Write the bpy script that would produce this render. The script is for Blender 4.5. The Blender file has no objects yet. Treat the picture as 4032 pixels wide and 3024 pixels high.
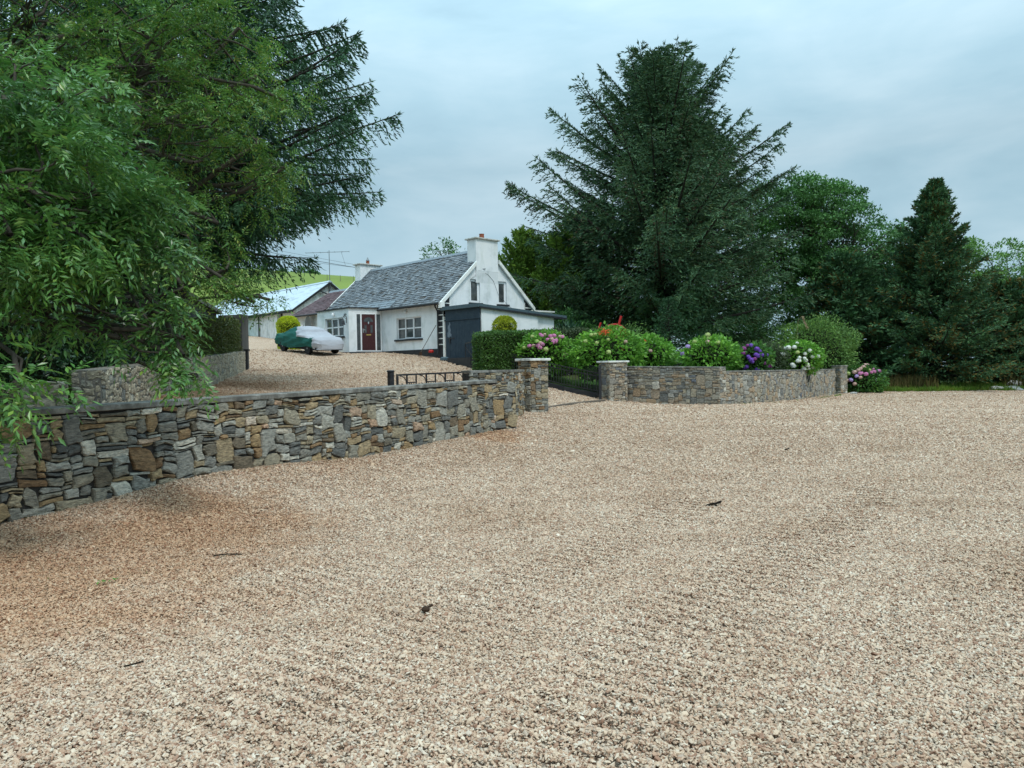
import bpy, math, random
import numpy as np
from mathutils import Vector, Matrix
R = math.radians
sc = bpy.context.scene
C = sc.collection
# ---------------------------------------------------------------- camera
FPX = 3028.0
CAM = np.array([0.0, 0.0, 1.6])
ROLL, PITCH = R(1.0), R(1.08)
B = Matrix(((math.cos(ROLL), math.sin(ROLL), 0), (0, 0, -1), (-math.sin(ROLL), math.cos(ROLL), 0)))  # cols right, up, back
B = Matrix.Rotation(-PITCH, 3, 'X') @ B
cd = bpy.data.cameras.new('camera'); cam = bpy.data.objects.new('camera', cd); C.objects.link(cam)
cam.matrix_world = Matrix.Translation(CAM.tolist()) @ B.to_4x4()
cd.sensor_width = 36; cd.lens = 36 * FPX / 4032; cd.clip_start = .05; cd.clip_end = 3000
sc.camera = cam
BA = np.array(B)
def W(px, py, Y):
    """point of the place seen at photo pixel (px, py) at Y metres ahead"""
    d = BA @ np.array([(px - 2016) / FPX, -(py - 1512) / FPX, -1.0])
    return CAM + d * (Y / d[1])
# ---------------------------------------------------------------- sky, sun, exposure
SUN_EL, SUN_AZ = 58, 150            # azimuth clockwise from +Y
wd = bpy.data.worlds.new('World'); sc.world = wd; wd.use_nodes = True
nt = wd.node_tree; nt.nodes.clear()
def nn(t, ty, **k):
    n = t.nodes.new(ty)
    for a, v in k.items():
        if a.startswith('i_'):
            key = a[2:]
            key = int(key) if key.isdigit() else key.replace('_', ' ')
            n.inputs[key].default_value = v
        else: setattr(n, a, v)
    return n
def ramp(t, fac, stops, interp='LINEAR'):
    n = t.nodes.new('ShaderNodeValToRGB'); cr = n.color_ramp; cr.interpolation = interp
    while len(cr.elements) < len(stops): cr.elements.new(.5)
    for e, (p, c) in zip(cr.elements, stops):
        e.position = p; e.color = (c[0], c[1], c[2], 1) if hasattr(c, '__len__') else (c, c, c, 1)
    t.links.new(fac, n.inputs[0]); return n
sky = nn(nt, 'ShaderNodeTexSky', sky_type='NISHITA', sun_disc=False, sun_elevation=R(SUN_EL), sun_rotation=R(SUN_AZ),
         air_density=1.0, dust_density=2.0, ozone_density=1.0)
tc = nn(nt, 'ShaderNodeTexCoord')
sep = nn(nt, 'ShaderNodeSeparateXYZ'); nt.links.new(tc.outputs['Generated'], sep.inputs[0])
mp = nn(nt, 'ShaderNodeMapping'); mp.inputs['Scale'].default_value = (1.0, 1.0, 3.6); mp.inputs['Rotation'].default_value = (0, R(12), R(20))
nt.links.new(tc.outputs['Generated'], mp.inputs[0])
nz = nn(nt, 'ShaderNodeTexNoise', i_Scale=2.1, i_Detail=7.0, i_Roughness=.5, i_Distortion=.5); nt.links.new(mp.outputs[0], nz.inputs['Vector'])
nz2 = nn(nt, 'ShaderNodeTexNoise', i_Scale=6.5, i_Detail=6.0, i_Roughness=.55, i_Distortion=.3); nt.links.new(mp.outputs[0], nz2.inputs['Vector'])
ad = nn(nt, 'ShaderNodeMath', operation='MULTIPLY_ADD'); ad.inputs[1].default_value = .28
nt.links.new(nz2.outputs[0], ad.inputs[0]); nt.links.new(nz.outputs[0], ad.inputs[2])
cl = ramp(nt, ad.outputs[0], [(.46, (3.05, 4.75, 5.75)), (.62, (3.85, 5.75, 6.75)), (.80, (5.0, 6.75, 7.65))])
# overcast sky: brighter towards the zenith
zr = nn(nt, 'ShaderNodeMapRange', i_1=.25, i_2=1.0, i_3=.93, i_4=3.1); nt.links.new(sep.outputs[2], zr.inputs[0])
vm = nn(nt, 'ShaderNodeVectorMath', operation='SCALE'); nt.links.new(cl.outputs[0], vm.inputs[0]); nt.links.new(zr.outputs[0], vm.inputs['Scale'])
mx = nn(nt, 'ShaderNodeMixRGB', i_0=.9); nt.links.new(sky.outputs[0], mx.inputs[1]); nt.links.new(vm.outputs[0], mx.inputs[2])
bg = nn(nt, 'ShaderNodeBackground', i_Strength=.103); nt.links.new(mx.outputs[0], bg.inputs[0])
wo = nn(nt, 'ShaderNodeOutputWorld'); nt.links.new(bg.outputs[0], wo.inputs[0])
sl = bpy.data.lights.new('sun', 'SUN'); sl.energy = 1.5; sl.angle = R(14); sl.color = (1, .95, .88)
so = bpy.data.objects.new('sun', sl); C.objects.link(so)
sdir = Vector((math.sin(R(SUN_AZ)) * math.cos(R(SUN_EL)), math.cos(R(SUN_AZ)) * math.cos(R(SUN_EL)), math.sin(R(SUN_EL))))
so.rotation_euler = sdir.to_track_quat('Z', 'Y').to_euler(); so.location = (0, 0, 40)
vs = sc.view_settings; vs.view_transform = 'Standard'; vs.look = 'None'; vs.gamma = 1; vs.exposure = 0.17; vs.use_curve_mapping = False
# ---------------------------------------------------------------- helpers
def tag(o, label=None, cat=None, group=None, kind=None):
    if label: o['label'] = label
    if cat: o['category'] = cat
    if group: o['group'] = group
    if kind: o['kind'] = kind
    return o
def empty(name, loc, rz=0, **k):
    o = bpy.data.objects.new(name, None); o.empty_display_size = .3; C.objects.link(o)
    o.location = [float(v) for v in loc]; o.rotation_euler = (0, 0, rz); tag(o, **k); return o
def link(name, me, parent=None, **k):
    o = bpy.data.objects.new(name, me); C.objects.link(o)
    if parent is not None: o.parent = parent
    tag(o, **k); return o
def raw_mesh(name, V, F, mats, mi=None, smooth=False):
    """V (n,3), F (m,k) arrays -> mesh, fast"""
    V = np.asarray(V, np.float32); F = np.asarray(F, np.int32); m, k = F.shape
    me = bpy.data.meshes.new(name)
    me.vertices.add(len(V)); me.vertices.foreach_set('co', V.ravel())
    me.loops.add(m * k); me.loops.foreach_set('vertex_index', F.ravel())
    me.polygons.add(m); me.polygons.foreach_set('loop_start', np.arange(m, dtype=np.int32) * k)
    if mi is not None: me.polygons.foreach_set('material_index', np.asarray(mi, np.int32))
    me.polygons.foreach_set('use_smooth', np.full(m, smooth))
    for mt in (mats if isinstance(mats, (list, tuple)) else [mats]): me.materials.append(mt)
    me.update(calc_edges=True); return me
class MB:
    def __init__(s): s.v = []; s.f = []
    def add(s, vs_, fs):
        o = len(s.v); s.v += [tuple(float(c) for c in p) for p in vs_]; s.f += [tuple(i + o for i in f) for f in fs]; return s
    def box(s, x0, x1, y0, y1, z0, z1):
        return s.add([(x0, y0, z0), (x1, y0, z0), (x1, y1, z0), (x0, y1, z0), (x0, y0, z1), (x1, y0, z1), (x1, y1, z1), (x0, y1, z1)],
                     [(0, 3, 2, 1), (4, 5, 6, 7), (0, 1, 5, 4), (1, 2, 6, 5), (2, 3, 7, 6), (3, 0, 4, 7)])
    def bar(s, a, b, w, h, up=(0, 0, 1)):
        a = Vector(a); b = Vector(b); d = (b - a).normalized(); sd = d.cross(Vector(up))
        if sd.length < 1e-4: sd = d.cross(Vector((1, 0, 0)))
        sd.normalize(); u = sd.cross(d); sd *= w / 2; u *= h / 2
        return s.add([a - sd - u, a + sd - u, a + sd + u, a - sd + u, b - sd - u, b + sd - u, b + sd + u, b - sd + u],
                     [(0, 1, 2, 3), (7, 6, 5, 4), (0, 4, 5, 1), (1, 5, 6, 2), (2, 6, 7, 3), (3, 7, 4, 0)])
    def prism(s, poly, ext):
        n = len(poly); e = Vector(ext); a = [Vector(p) for p in poly]
        return s.add(a + [p + e for p in a], [tuple(range(n))[::-1], tuple(range(n, 2 * n))] + [(i, (i + 1) % n, n + (i + 1) % n, n + i) for i in range(n)])
    def tube(s, pts, rad, n=8, cap=True):
        pts = [Vector([float(c) for c in p]) for p in pts]; m = len(pts)
        if not hasattr(rad, '__len__'): rad = [rad] * m
        vs_, fs = [], []; ref = Vector((0, 0, 1))
        if abs((pts[-1] - pts[0]).normalized().z) > .9: ref = Vector((1, 0, 0))
        for i, p in enumerate(pts):
            d = (pts[min(i + 1, m - 1)] - pts[max(i - 1, 0)]).normalized()
            a = d.cross(ref).normalized(); b = d.cross(a)
            for k in range(n):
                t = 2 * math.pi * k / n; vs_.append(p + (a * math.cos(t) + b * math.sin(t)) * rad[i])
        for i in range(m - 1):
            for k in range(n): fs.append((i * n + k, i * n + (k + 1) % n, (i + 1) * n + (k + 1) % n, (i + 1) * n + k))
        if cap: fs += [tuple(range(n)), tuple(range((m - 1) * n, m * n))[::-1]]
        return s.add(vs_, fs)
    def lathe(s, cen, prof, n=16, axis='z'):
        vs_, fs = [], []; m = len(prof)
        for (r, h) in prof:
            for k in range(n):
                t = 2 * math.pi * k / n; a, b = r * math.cos(t), r * math.sin(t)
                q = (a, b, h) if axis == 'z' else ((a, h, b) if axis == 'y' else (h, a, b))
                vs_.append(tuple(cen[i] + q[i] for i in range(3)))
        for i in range(m - 1):
            for k in range(n): fs.append((i * n + k, i * n + (k + 1) % n, (i + 1) * n + (k + 1) % n, (i + 1) * n + k))
        fs += [tuple(range(n))[::-1], tuple(range((m - 1) * n, m * n))]
        return s.add(vs_, fs)
    def build(s, name, m, parent=None, smooth=False, bevel=0, **k):
        me = bpy.data.meshes.new(name); me.from_pydata(s.v, [], s.f); me.materials.append(m); me.validate()
        import bmesh
        bm = bmesh.new(); bm.from_mesh(me); bmesh.ops.recalc_face_normals(bm, faces=bm.faces)
        if bevel: bmesh.ops.bevel(bm, geom=[e for e in bm.edges if e.calc_face_angle(0) > .5], offset=bevel, segments=1, affect='EDGES', clamp_overlap=True)
        bm.to_mesh(me); bm.free()
        if smooth: me.polygons.foreach_set('use_smooth', [True] * len(me.polygons))
        return link(name, me, parent, **k)
# ---------------------------------------------------------------- materials
def mat(name, col, rough=.8, spec=.3, var=None, vscale=3., bump=0., bscale=20., metal=0., transl=0., island=None, coords='Object', stretch=(1, 1, 1), detail=6.):
    """col: base colour; var: (colour2, colour3..) mixed in by noise; island: list of ramp stops by random per island"""
    m = bpy.data.materials.new(name); m.use_nodes = True; t = m.node_tree; b = t.nodes['Principled BSDF']; out = t.nodes['Material Output']
    b.inputs['Roughness'].default_value = rough; b.inputs['Specular IOR Level'].default_value = spec; b.inputs['Metallic'].default_value = metal
    b.inputs['Base Color'].default_value = (*col, 1)
    tcn = nn(t, 'ShaderNodeTexCoord'); mpn = nn(t, 'ShaderNodeMapping'); mpn.inputs['Scale'].default_value = stretch
    t.links.new(tcn.outputs[coords], mpn.inputs[0])
    src = None
    if island:
        g = nn(t, 'ShaderNodeNewGeometry'); r = ramp(t, g.outputs['Random Per Island'], island); src = r.outputs[0]
    if var:
        no = nn(t, 'ShaderNodeTexNoise', i_Scale=vscale, i_Detail=detail, i_Roughness=.6); t.links.new(mpn.outputs[0], no.inputs['Vector'])
        if src is None:
            n_ = len(var); st = [(.32, col)] + [(.32 + .36 * (i + 1) / n_, v) for i, v in enumerate(var)]
            src = ramp(t, no.outputs[0], st).outputs[0]
        else:
            k = ramp(t, no.outputs[0], [(.3, var[0]), (.7, var[1])]); mm = nn(t, 'ShaderNodeMixRGB', blend_type='MULTIPLY', i_0=1.0)
            t.links.new(src, mm.inputs[1]); t.links.new(k.outputs[0], mm.inputs[2]); src = mm.outputs[0]
    if src: t.links.new(src, b.inputs['Base Color'])
    if bump:
        no = nn(t, 'ShaderNodeTexNoise', i_Scale=bscale, i_Detail=6.0, i_Roughness=.65); t.links.new(mpn.outputs[0], no.inputs['Vector'])
        bu = nn(t, 'ShaderNodeBump', i_Strength=1.0, i_Distance=bump); t.links.new(no.outputs[0], bu.inputs['Height']); t.links.new(bu.outputs[0], b.inputs['Normal'])
    if transl:
        tr = nn(t, 'ShaderNodeBsdfTranslucent'); ms = nn(t, 'ShaderNodeMixShader', i_0=transl)
        if src: t.links.new(src, tr.inputs[0])
        else: tr.inputs[0].default_value = (*col, 1)
        t.links.new(b.outputs[0], ms.inputs[1]); t.links.new(tr.outputs[0], ms.inputs[2]); t.links.new(ms.outputs[0], out.inputs[0])
    return m
def leafmat(name, cols, clump=((.55, .6, .65), (1.25, 1.2, 1.0)), vs_=.8, rough=.45, spec=.4, transl=.25):
    n = len(cols); return mat(name, cols[0], rough, spec, var=clump, vscale=vs_, island=[(i / max(1, n - 1), c) for i, c in enumerate(cols)], transl=transl, coords='Object', detail=3.)
M = {}
M['render'] = mat('white_render', (.62, .65, .65), .85, .2, var=[(.79, .81, .82), (.83, .84, .84)], vscale=1.3, bump=.006, bscale=40)
M['whitewash'] = mat('whitewash', (.55, .57, .57), .9, .2, var=[(.78, .79, .78), (.74, .74, .72)], vscale=1.6, bump=.08, bscale=5)
def streaks(m, c0=(.74, .76, .72), sc_=5.0):
    t = m.node_tree; b = t.nodes['Principled BSDF']; l = b.inputs['Base Color'].links[0].from_socket; tc_ = nn(t, 'ShaderNodeTexCoord'); mp_ = nn(t, 'ShaderNodeMapping'); mp_.inputs['Scale'].default_value = (1, 1, .3)
    t.links.new(tc_.outputs['Object'], mp_.inputs[0]); no = nn(t, 'ShaderNodeTexNoise', i_Scale=sc_, i_Detail=7.0, i_Roughness=.7); t.links.new(mp_.outputs[0], no.inputs['Vector'])
    r_ = ramp(t, no.outputs[0], [(.36, c0), (.50, (1, 1, 1))]); mm = nn(t, 'ShaderNodeMixRGB', blend_type='MULTIPLY', i_0=1.0); t.links.new(l, mm.inputs[1]); t.links.new(r_.outputs[0], mm.inputs[2]); t.links.new(mm.outputs[0], b.inputs['Base Color'])
streaks(M['render'], (.88, .90, .875), 2.2); streaks(M['whitewash'], (.72, .72, .67), 4.0)
M['upvc'] = mat('white_upvc', (.80, .81, .82), .4, .4)
M['bargewhite'] = mat('barge_white', (.74, .75, .71), .7, .3, var=[(.82, .83, .80), (.6, .61, .54)], vscale=4)
M['black'] = mat('black_paint', (.012, .013, .016), .55, .35, var=[(.02, .022, .026), (.03, .032, .03)], vscale=6, bump=.003, bscale=60)
M['iron'] = mat('black_iron', (.010, .011, .013), .42, .45, var=[(.02, .02, .024), (.045, .042, .04)], vscale=9)
M['blue'] = mat('blue_grey_paint', (.018, .036, .054), .6, .3, var=[(.022, .042, .062), (.03, .052, .07)], vscale=5, bump=.003, bscale=30)
M['peel'] = mat('peeled_paint', (.22, .26, .30), .8, .2, var=[(.12, .16, .2), (.3, .33, .35)], vscale=14)
M['fascia'] = mat('fascia_felt', (.05, .085, .105), .6, .3, var=[(.075, .115, .135), (.05, .08, .1)], vscale=5)
M['glass'] = mat('window_glass', (.02, .025, .028), .06, .6, var=[(.05, .055, .055), (.11, .115, .11)], vscale=2.4)
M['doorred'] = mat('mahogany_door', (.045, .010, .012), .4, .4, var=[(.06, .014, .015), (.05, .011, .012)], vscale=10)
M['brass'] = mat('brass', (.55, .38, .12), .35, .5, metal=.8)
M['chrome'] = mat('bright_metal', (.6, .6, .6), .3, .5, metal=.9)
M['slate'] = mat('roof_slate', (.1, .1, .1), .55, .45, island=[(0, (.09, .10, .115)), (.3, (.18, .20, .22)), (.55, (.13, .15, .17)), (.78, (.25, .27, .29)), (.9, (.10, .10, .10)), (1, (.065, .05, .04))],
                 var=((.62, .62, .60), (1.15, 1.15, 1.15)), vscale=2.6, bump=.01, bscale=25)
M['purple'] = mat('purple_slate', (.1, .06, .07), .7, .3, island=[(0, (.105, .06, .068)), (.5, (.15, .095, .10)), (1, (.085, .05, .055))], var=((.7, .7, .7), (1.15, 1.1, 1.1)), vscale=3, bump=.01, bscale=25)
M['lead'] = mat('lead_flashing', (.12, .15, .18), .5, .4, var=[(.2, .24, .27), (.15, .18, .2)], vscale=6)
M['zinc'] = mat('corrugated_zinc', (.42, .50, .56), .42, .5, var=[(.50, .58, .63), (.34, .39, .42)], vscale=.8, metal=.25, stretch=(1, 3, 1))
M['capcon'] = mat('cap_concrete', (.60, .60, .57), .85, .2, var=[(.5, .5, .46), (.3, .29, .26)], vscale=7, bump=.006, bscale=40)
M['coping'] = mat('coping_concrete', (.10, .095, .085), .9, .2, var=[(.17, .16, .14), (.34, .33, .30)], vscale=5, bump=.012, bscale=30, stretch=(1, 1, 1))
M['pilcap'] = mat('pillar_cap', (.78, .78, .74), .8, .2, var=[(.7, .7, .66), (.38, .38, .35)], vscale=5, bump=.005, bscale=40)
M['mortar'] = mat('mortar', (.035, .033, .03), .95, .1, var=[(.06, .055, .05), (.045, .04, .038)], vscale=8, bump=.02, bscale=30)
M['mortarpale'] = mat('pale_mortar', (.17, .16, .14), .95, .1, var=[(.23, .21, .18), (.12, .115, .10)], vscale=8, bump=.02, bscale=30)
def stone_mat(name, stops, mul=((.50, .50, .50), (1.75, 1.68, 1.56)), vs_=13, bump=.03):
    m = mat(name, (.2, .2, .2), .8, .3, var=mul, vscale=vs_, island=stops, bump=bump, bscale=22, stretch=(1, 1, 3.2)); return m
M['stoneA'] = stone_mat('slate_rubble', [(0, (0.098, 0.103, 0.101)), (0.12, (0.172, 0.172, 0.161)), (0.26, (0.265, 0.247, 0.201)), (0.4, (0.333, 0.282, 0.196)), (0.53, (0.322, 0.23, 0.127)), (0.6, (0.207, 0.127, 0.069)), (0.68, (0.138, 0.121, 0.092)), (0.78, (0.368, 0.362, 0.322)), (0.88, (0.196, 0.198, 0.186)), (0.96, (0.575, 0.552, 0.483)), (1, (0.322, 0.149, 0.063))])
M['stoneB'] = stone_mat('garden_rubble', [(0, (.14, .145, .145)), (.16, (.27, .26, .23)), (.34, (.38, .33, .25)), (.5, (.29, .275, .25)), (.62, (.36, .26, .17)), (.72, (.33, .28, .22)), (.84, (.22, .225, .22)), (.94, (.48, .46, .41)), (1, (.11, .13, .17))])
M['stoneC'] = stone_mat('pale_rubble', [(0, (.28, .26, .20)), (.3, (.40, .35, .27)), (.55, (.34, .30, .24)), (.75, (.44, .39, .29)), (.9, (.20, .21, .20)), (1, (.48, .45, .37))])
M['pebbledash'] = mat('grey_pebbledash', (.045, .045, .043), .95, .15, var=[(.10, .098, .092), (.15, .145, .135)], vscale=1.6, bump=.03, bscale=60, stretch=(1, 1, .3))
M['bark'] = mat('bark', (.045, .038, .03), .95, .15, var=[(.09, .078, .062), (.06, .052, .04)], vscale=6, bump=.03, bscale=14, stretch=(1, 1, .3))
M['barkdark'] = mat('dark_bark', (.02, .018, .016), .95, .15, var=[(.04, .035, .03), (.03, .026, .022)], vscale=6, bump=.03, bscale=14, stretch=(1, 1, .3))
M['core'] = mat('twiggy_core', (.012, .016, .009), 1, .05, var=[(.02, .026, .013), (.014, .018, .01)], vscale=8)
M['ash'] = leafmat('ash_leaves', [(0.078, 0.209, 0.053), (0.123, 0.281, 0.063), (0.101, 0.239, 0.075), (0.166, 0.355, 0.066), (0.089, 0.220, 0.059), (0.267, 0.416, 0.083)], vs_=.9, rough=.32, spec=.6, transl=.28)
M['ashfar'] = leafmat('far_ash_leaves', [(0.083, 0.204, 0.040), (0.111, 0.267, 0.047), (0.074, 0.177, 0.040), (0.166, 0.319, 0.053), (0.102, 0.223, 0.040), (0.314, 0.355, 0.067)], vs_=.5, rough=.42, spec=.45, transl=.3)
M['sitka'] = leafmat('blue_green_needles', [(0.046, 0.109, 0.060), (0.062, 0.141, 0.071), (0.040, 0.092, 0.047), (0.086, 0.171, 0.080), (0.057, 0.124, 0.053), (0.100, 0.141, 0.053)], clump=((.6, .62, .6), (1.35, 1.3, 1.2)), vs_=.45, rough=.6, spec=.25, transl=.1)
M['sitkatan'] = leafmat('brown_cones', [(.10, .07, .04), (.07, .05, .03)], vs_=1, rough=.8)
M['spruce'] = leafmat('spruce_needles', [(0.034, 0.101, 0.050), (0.048, 0.135, 0.059), (0.029, 0.081, 0.042), (0.072, 0.169, 0.064)], vs_=.8, rough=.55, spec=.3, transl=.12)
M['oak'] = leafmat('broadleaf', [(0.068, 0.176, 0.054), (0.099, 0.243, 0.066), (0.057, 0.142, 0.046), (0.141, 0.314, 0.081)], clump=((.55, .6, .6), (1.4, 1.35, 1.2)), vs_=.4, rough=.5, spec=.3, transl=.2)
M['oaklight'] = leafmat('light_broadleaf', [(0.119, 0.250, 0.059), (0.167, 0.333, 0.076), (0.095, 0.208, 0.059), (0.238, 0.416, 0.084)], vs_=.4, rough=.5, spec=.3, transl=.25)
M['pine'] = leafmat('pine_needles', [(0.046, 0.118, 0.056), (0.073, 0.166, 0.067), (0.037, 0.095, 0.050), (0.091, 0.197, 0.072)], clump=((.6, .6, .6), (1.3, 1.3, 1.2)), vs_=.5, rough=.6, spec=.25, transl=.08)
M['pinerust'] = leafmat('rusty_needles', [(0.154, 0.116, 0.032), (0.108, 0.108, 0.035), (0.200, 0.130, 0.034)], vs_=.8, rough=.7, spec=.2, transl=.1)
M['cypress'] = leafmat('cypress_foliage', [(0.117, 0.216, 0.037), (0.159, 0.278, 0.041), (0.087, 0.164, 0.033), (0.217, 0.328, 0.046)], clump=((.4, .45, .5), (1.35, 1.3, 1.1)), vs_=.7, rough=.6, spec=.2, transl=.12)
M['hedge'] = leafmat('hedge_leaves', [(0.070, 0.166, 0.034), (0.101, 0.226, 0.040), (0.055, 0.134, 0.033), (0.140, 0.270, 0.046)], clump=((.7, .7, .7), (1.2, 1.2, 1.2)), vs_=1.5, rough=.4, spec=.45, transl=.2)
M['hedgedull'] = leafmat('dull_hedge_leaves', [(0.056, 0.088, 0.037), (0.081, 0.119, 0.045), (0.044, 0.069, 0.031), (0.100, 0.125, 0.056)], clump=((.7, .7, .7), (1.2, 1.2, 1.2)), vs_=1.5, rough=.5, spec=.3, transl=.15)
M['hedgebrown'] = leafmat('brown_hedge_leaves', [(0.069, 0.109, 0.030), (0.108, 0.155, 0.034), (0.098, 0.100, 0.034), (0.147, 0.182, 0.042)], clump=((.6, .6, .6), (1.25, 1.2, 1.1)), vs_=1.5, rough=.5, spec=.3, transl=.15)
M['ivy'] = leafmat('dark_ivy', [(0.016, 0.052, 0.018), (0.023, 0.072, 0.023), (0.039, 0.098, 0.026)], vs_=1.5, rough=.35, spec=.5, transl=.1)
M['gold'] = leafmat('golden_foliage', [(0.450, 0.510, 0.023), (0.570, 0.630, 0.030), (0.330, 0.420, 0.023), (0.690, 0.704, 0.044)], clump=((.7, .75, .8), (1.1, 1.1, 1.0)), vs_=3, rough=.6, spec=.2, transl=.2)
M['gold2'] = leafmat('dull_golden_foliage', [(0.298, 0.350, 0.021), (0.437, 0.490, 0.031), (0.210, 0.280, 0.021), (0.560, 0.595, 0.043)], clump=((.6, .65, .7), (1.15, 1.1, 1.0)), vs_=4, rough=.6, spec=.2, transl=.15)
M['hydr'] = leafmat('hydrangea_leaves', [(0.138, 0.342, 0.048), (0.197, 0.450, 0.057), (0.105, 0.257, 0.045), (0.277, 0.557, 0.072)], clump=((.6, .65, .7), (1.2, 1.15, 1.0)), vs_=1.4, rough=.45, spec=.35, transl=.3)
M['hydrdark'] = leafmat('dark_hydrangea_leaves', [(0.059, 0.169, 0.044), (0.090, 0.238, 0.052), (0.051, 0.130, 0.034), (0.158, 0.337, 0.061)], vs_=1.4, rough=.45, spec=.35, transl=.25)
M['shrub'] = leafmat('light_shrub_leaves', [(0.141, 0.264, 0.075), (0.187, 0.334, 0.083), (0.102, 0.202, 0.058), (0.262, 0.422, 0.099)], clump=((.6, .65, .65), (1.2, 1.2, 1.1)), vs_=1, rough=.5, spec=.3, transl=.3)
M['spiky'] = leafmat('spiky_leaves', [(0.032, 0.088, 0.056), (0.048, 0.120, 0.072), (0.026, 0.072, 0.048)], vs_=2, rough=.5, spec=.3, transl=.1)
M['grassb'] = leafmat('grass_blades', [(0.117, 0.240, 0.030), (0.169, 0.312, 0.042), (0.091, 0.180, 0.024), (0.286, 0.312, 0.072)], vs_=.7, rough=.6, spec=.2, transl=.3)
M['weed'] = leafmat('dry_weeds', [(.12, .09, .035), (.16, .13, .055), (.06, .075, .02), (.09, .06, .03)], vs_=.7, rough=.8, spec=.1, transl=.2)
def flower(n, a, b): return mat(n, a, .6, .2, var=[b], vscale=18, transl=.15, bump=.015, bscale=50)
M['fpink'] = flower('pink_petals', (.62, .18, .42), (.72, .34, .52)); M['fpale'] = flower('pale_pink_petals', (.62, .38, .38), (.62, .48, .34))
M['fpurple'] = flower('purple_petals', (.15, .06, .42), (.26, .12, .50)); M['fmag'] = flower('magenta_petals', (.28, .05, .25), (.36, .1, .32))
M['fwhite'] = flower('white_petals', (.82, .84, .80), (.84, .85, .74)); M['fgreen'] = flower('green_bud_petals', (.42, .52, .16), (.52, .58, .26))
M['flilac'] = flower('lilac_petals', (.42, .32, .66), (.52, .38, .62)); M['fred'] = flower('orange_red_petals', (.75, .06, .03), (.8, .14, .05))
M['coverg'] = mat('green_cover_cloth', (.010, .085, .068), .75, .2, var=[(.012, .10, .08)], vscale=2, bump=.03, bscale=6, stretch=(.5, 1, 2))
M['covery'] = mat('grey_cover_cloth', (.33, .34, .37), .8, .2, var=[(.40, .41, .44)], vscale=2, bump=.03, bscale=6, stretch=(.5, 1, 2))
M['rubber'] = mat('rubber', (.015, .015, .016), .8, .2); M['redpaint'] = mat('red_paint', (.5, .012, .01), .5, .4, var=[(.38, .02, .015)], vscale=6)
M['terracotta'] = mat('terracotta', (.30, .09, .05), .8, .2, var=[(.2, .07, .04)], vscale=8)
M['wire'] = mat('cable', (.10, .11, .12), .7, .2); M['galv'] = mat('galvanised', (.22, .24, .25), .5, .5, metal=.5)
M['dish'] = mat('grey_dish', (.16, .16, .15), .6, .3); M['wood'] = mat('grey_wood', (.12, .10, .08), .9, .1, var=[(.18, .15, .12)], vscale=8, stretch=(1, 1, .2), bump=.01, bscale=20)
M['rock'] = mat('grey_rock', (.28, .28, .27), .9, .2, var=[(.45, .45, .42), (.18, .18, .17)], vscale=4, bump=.03, bscale=9)
M['curtain'] = mat('net_curtain', (.5, .5, .48), .9, .1, var=[(.6, .6, .57)], vscale=8)
M['twig'] = mat('dark_twig', (.02, .016, .012), .9, .1); M['litter'] = mat('brown_litter', (.05, .03, .02), .9, .1)
M['plume'] = mat('plume', (.42, .32, .2), .9, .1, transl=.2)
# ---------------------------------------------------------------- terrain
CP = np.array([(0, 0, 0), (0, -8, 0), (-6, 2, 0), (6, 2, 0), (15, 3, 0), (30, 8, 0), (-5.4, 8.66, 0), (-8.5, 6, 0), (-3, 13.5, .07), (-.43, 18.2, .13), (.2, 19.2, .16),
    (.7, 22.5, .34), (3.4, 29.8, .35), (4.9, 30.8, .25), (7.4, 27.4, .2), (12, 33, .12), (16.4, 38.7, .07), (25, 41, 0), (42, 44, 0), (12, 15, 0), (6, 20, .08), (18, 26, .03),
    (-6.3, 11.6, .80), (-5, 14, .85), (-8.1, 20, 1.17), (-3, 20, .72), (-10.9, 31.5, 1.74), (-1, 24, .6), (-3, 30, 1.35),
    (1.2, 31.5, .92), (-1.7, 34, 1.6), (-3.28, 36, 1.94), (-3.4, 37.1, 2.17), (-6.9, 40.5, 2.58), (-10, 38.5, 2.52), (-12, 41, 2.8), (-12, 46, 3.0), (-16.6, 50, 3.75), (-20, 56, 4.4), (-14, 34, 2.2),
    (-.9, 36, 2.1), (3, 40, 2.0), (8, 44, 1.5), (5, 36, 1.3), (10, 52, 2.6), (14, 60, 2.6), (24, 60, .8), (40, 62, .4), (-8, 52, 3.4), (0, 60, 4), (-30, 60, 6), (-20, 20, 2.2), (-25, 35, 3)])
def _U(r2): return np.where(r2 > 0, r2 * np.log(np.maximum(r2, 1e-9)), 0)
_n = len(CP); _D = ((CP[:, None, :2] - CP[None, :, :2]) ** 2).sum(-1)
_K = _U(_D) + np.eye(_n) * 4.0; _P = np.c_[np.ones(_n), CP[:, :2]]
_A = np.block([[_K, _P], [_P.T, np.zeros((3, 3))]]); _w = np.linalg.solve(_A, np.r_[CP[:, 2], 0, 0, 0])
def gz(x, y):
    x = np.clip(np.asarray(x, float), -30, 42); y = np.clip(np.asarray(y, float), -8, 62)
    out = _w[_n] + _w[_n + 1] * x + _w[_n + 2] * y
    for i in range(_n): out = out + _w[i] * _U((x - CP[i, 0]) ** 2 + (y - CP[i, 1]) ** 2)
    return out
def g1(x, y): return float(gz(np.array([x]), np.array([y]))[0])
rg = np.random.default_rng(5)
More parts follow.
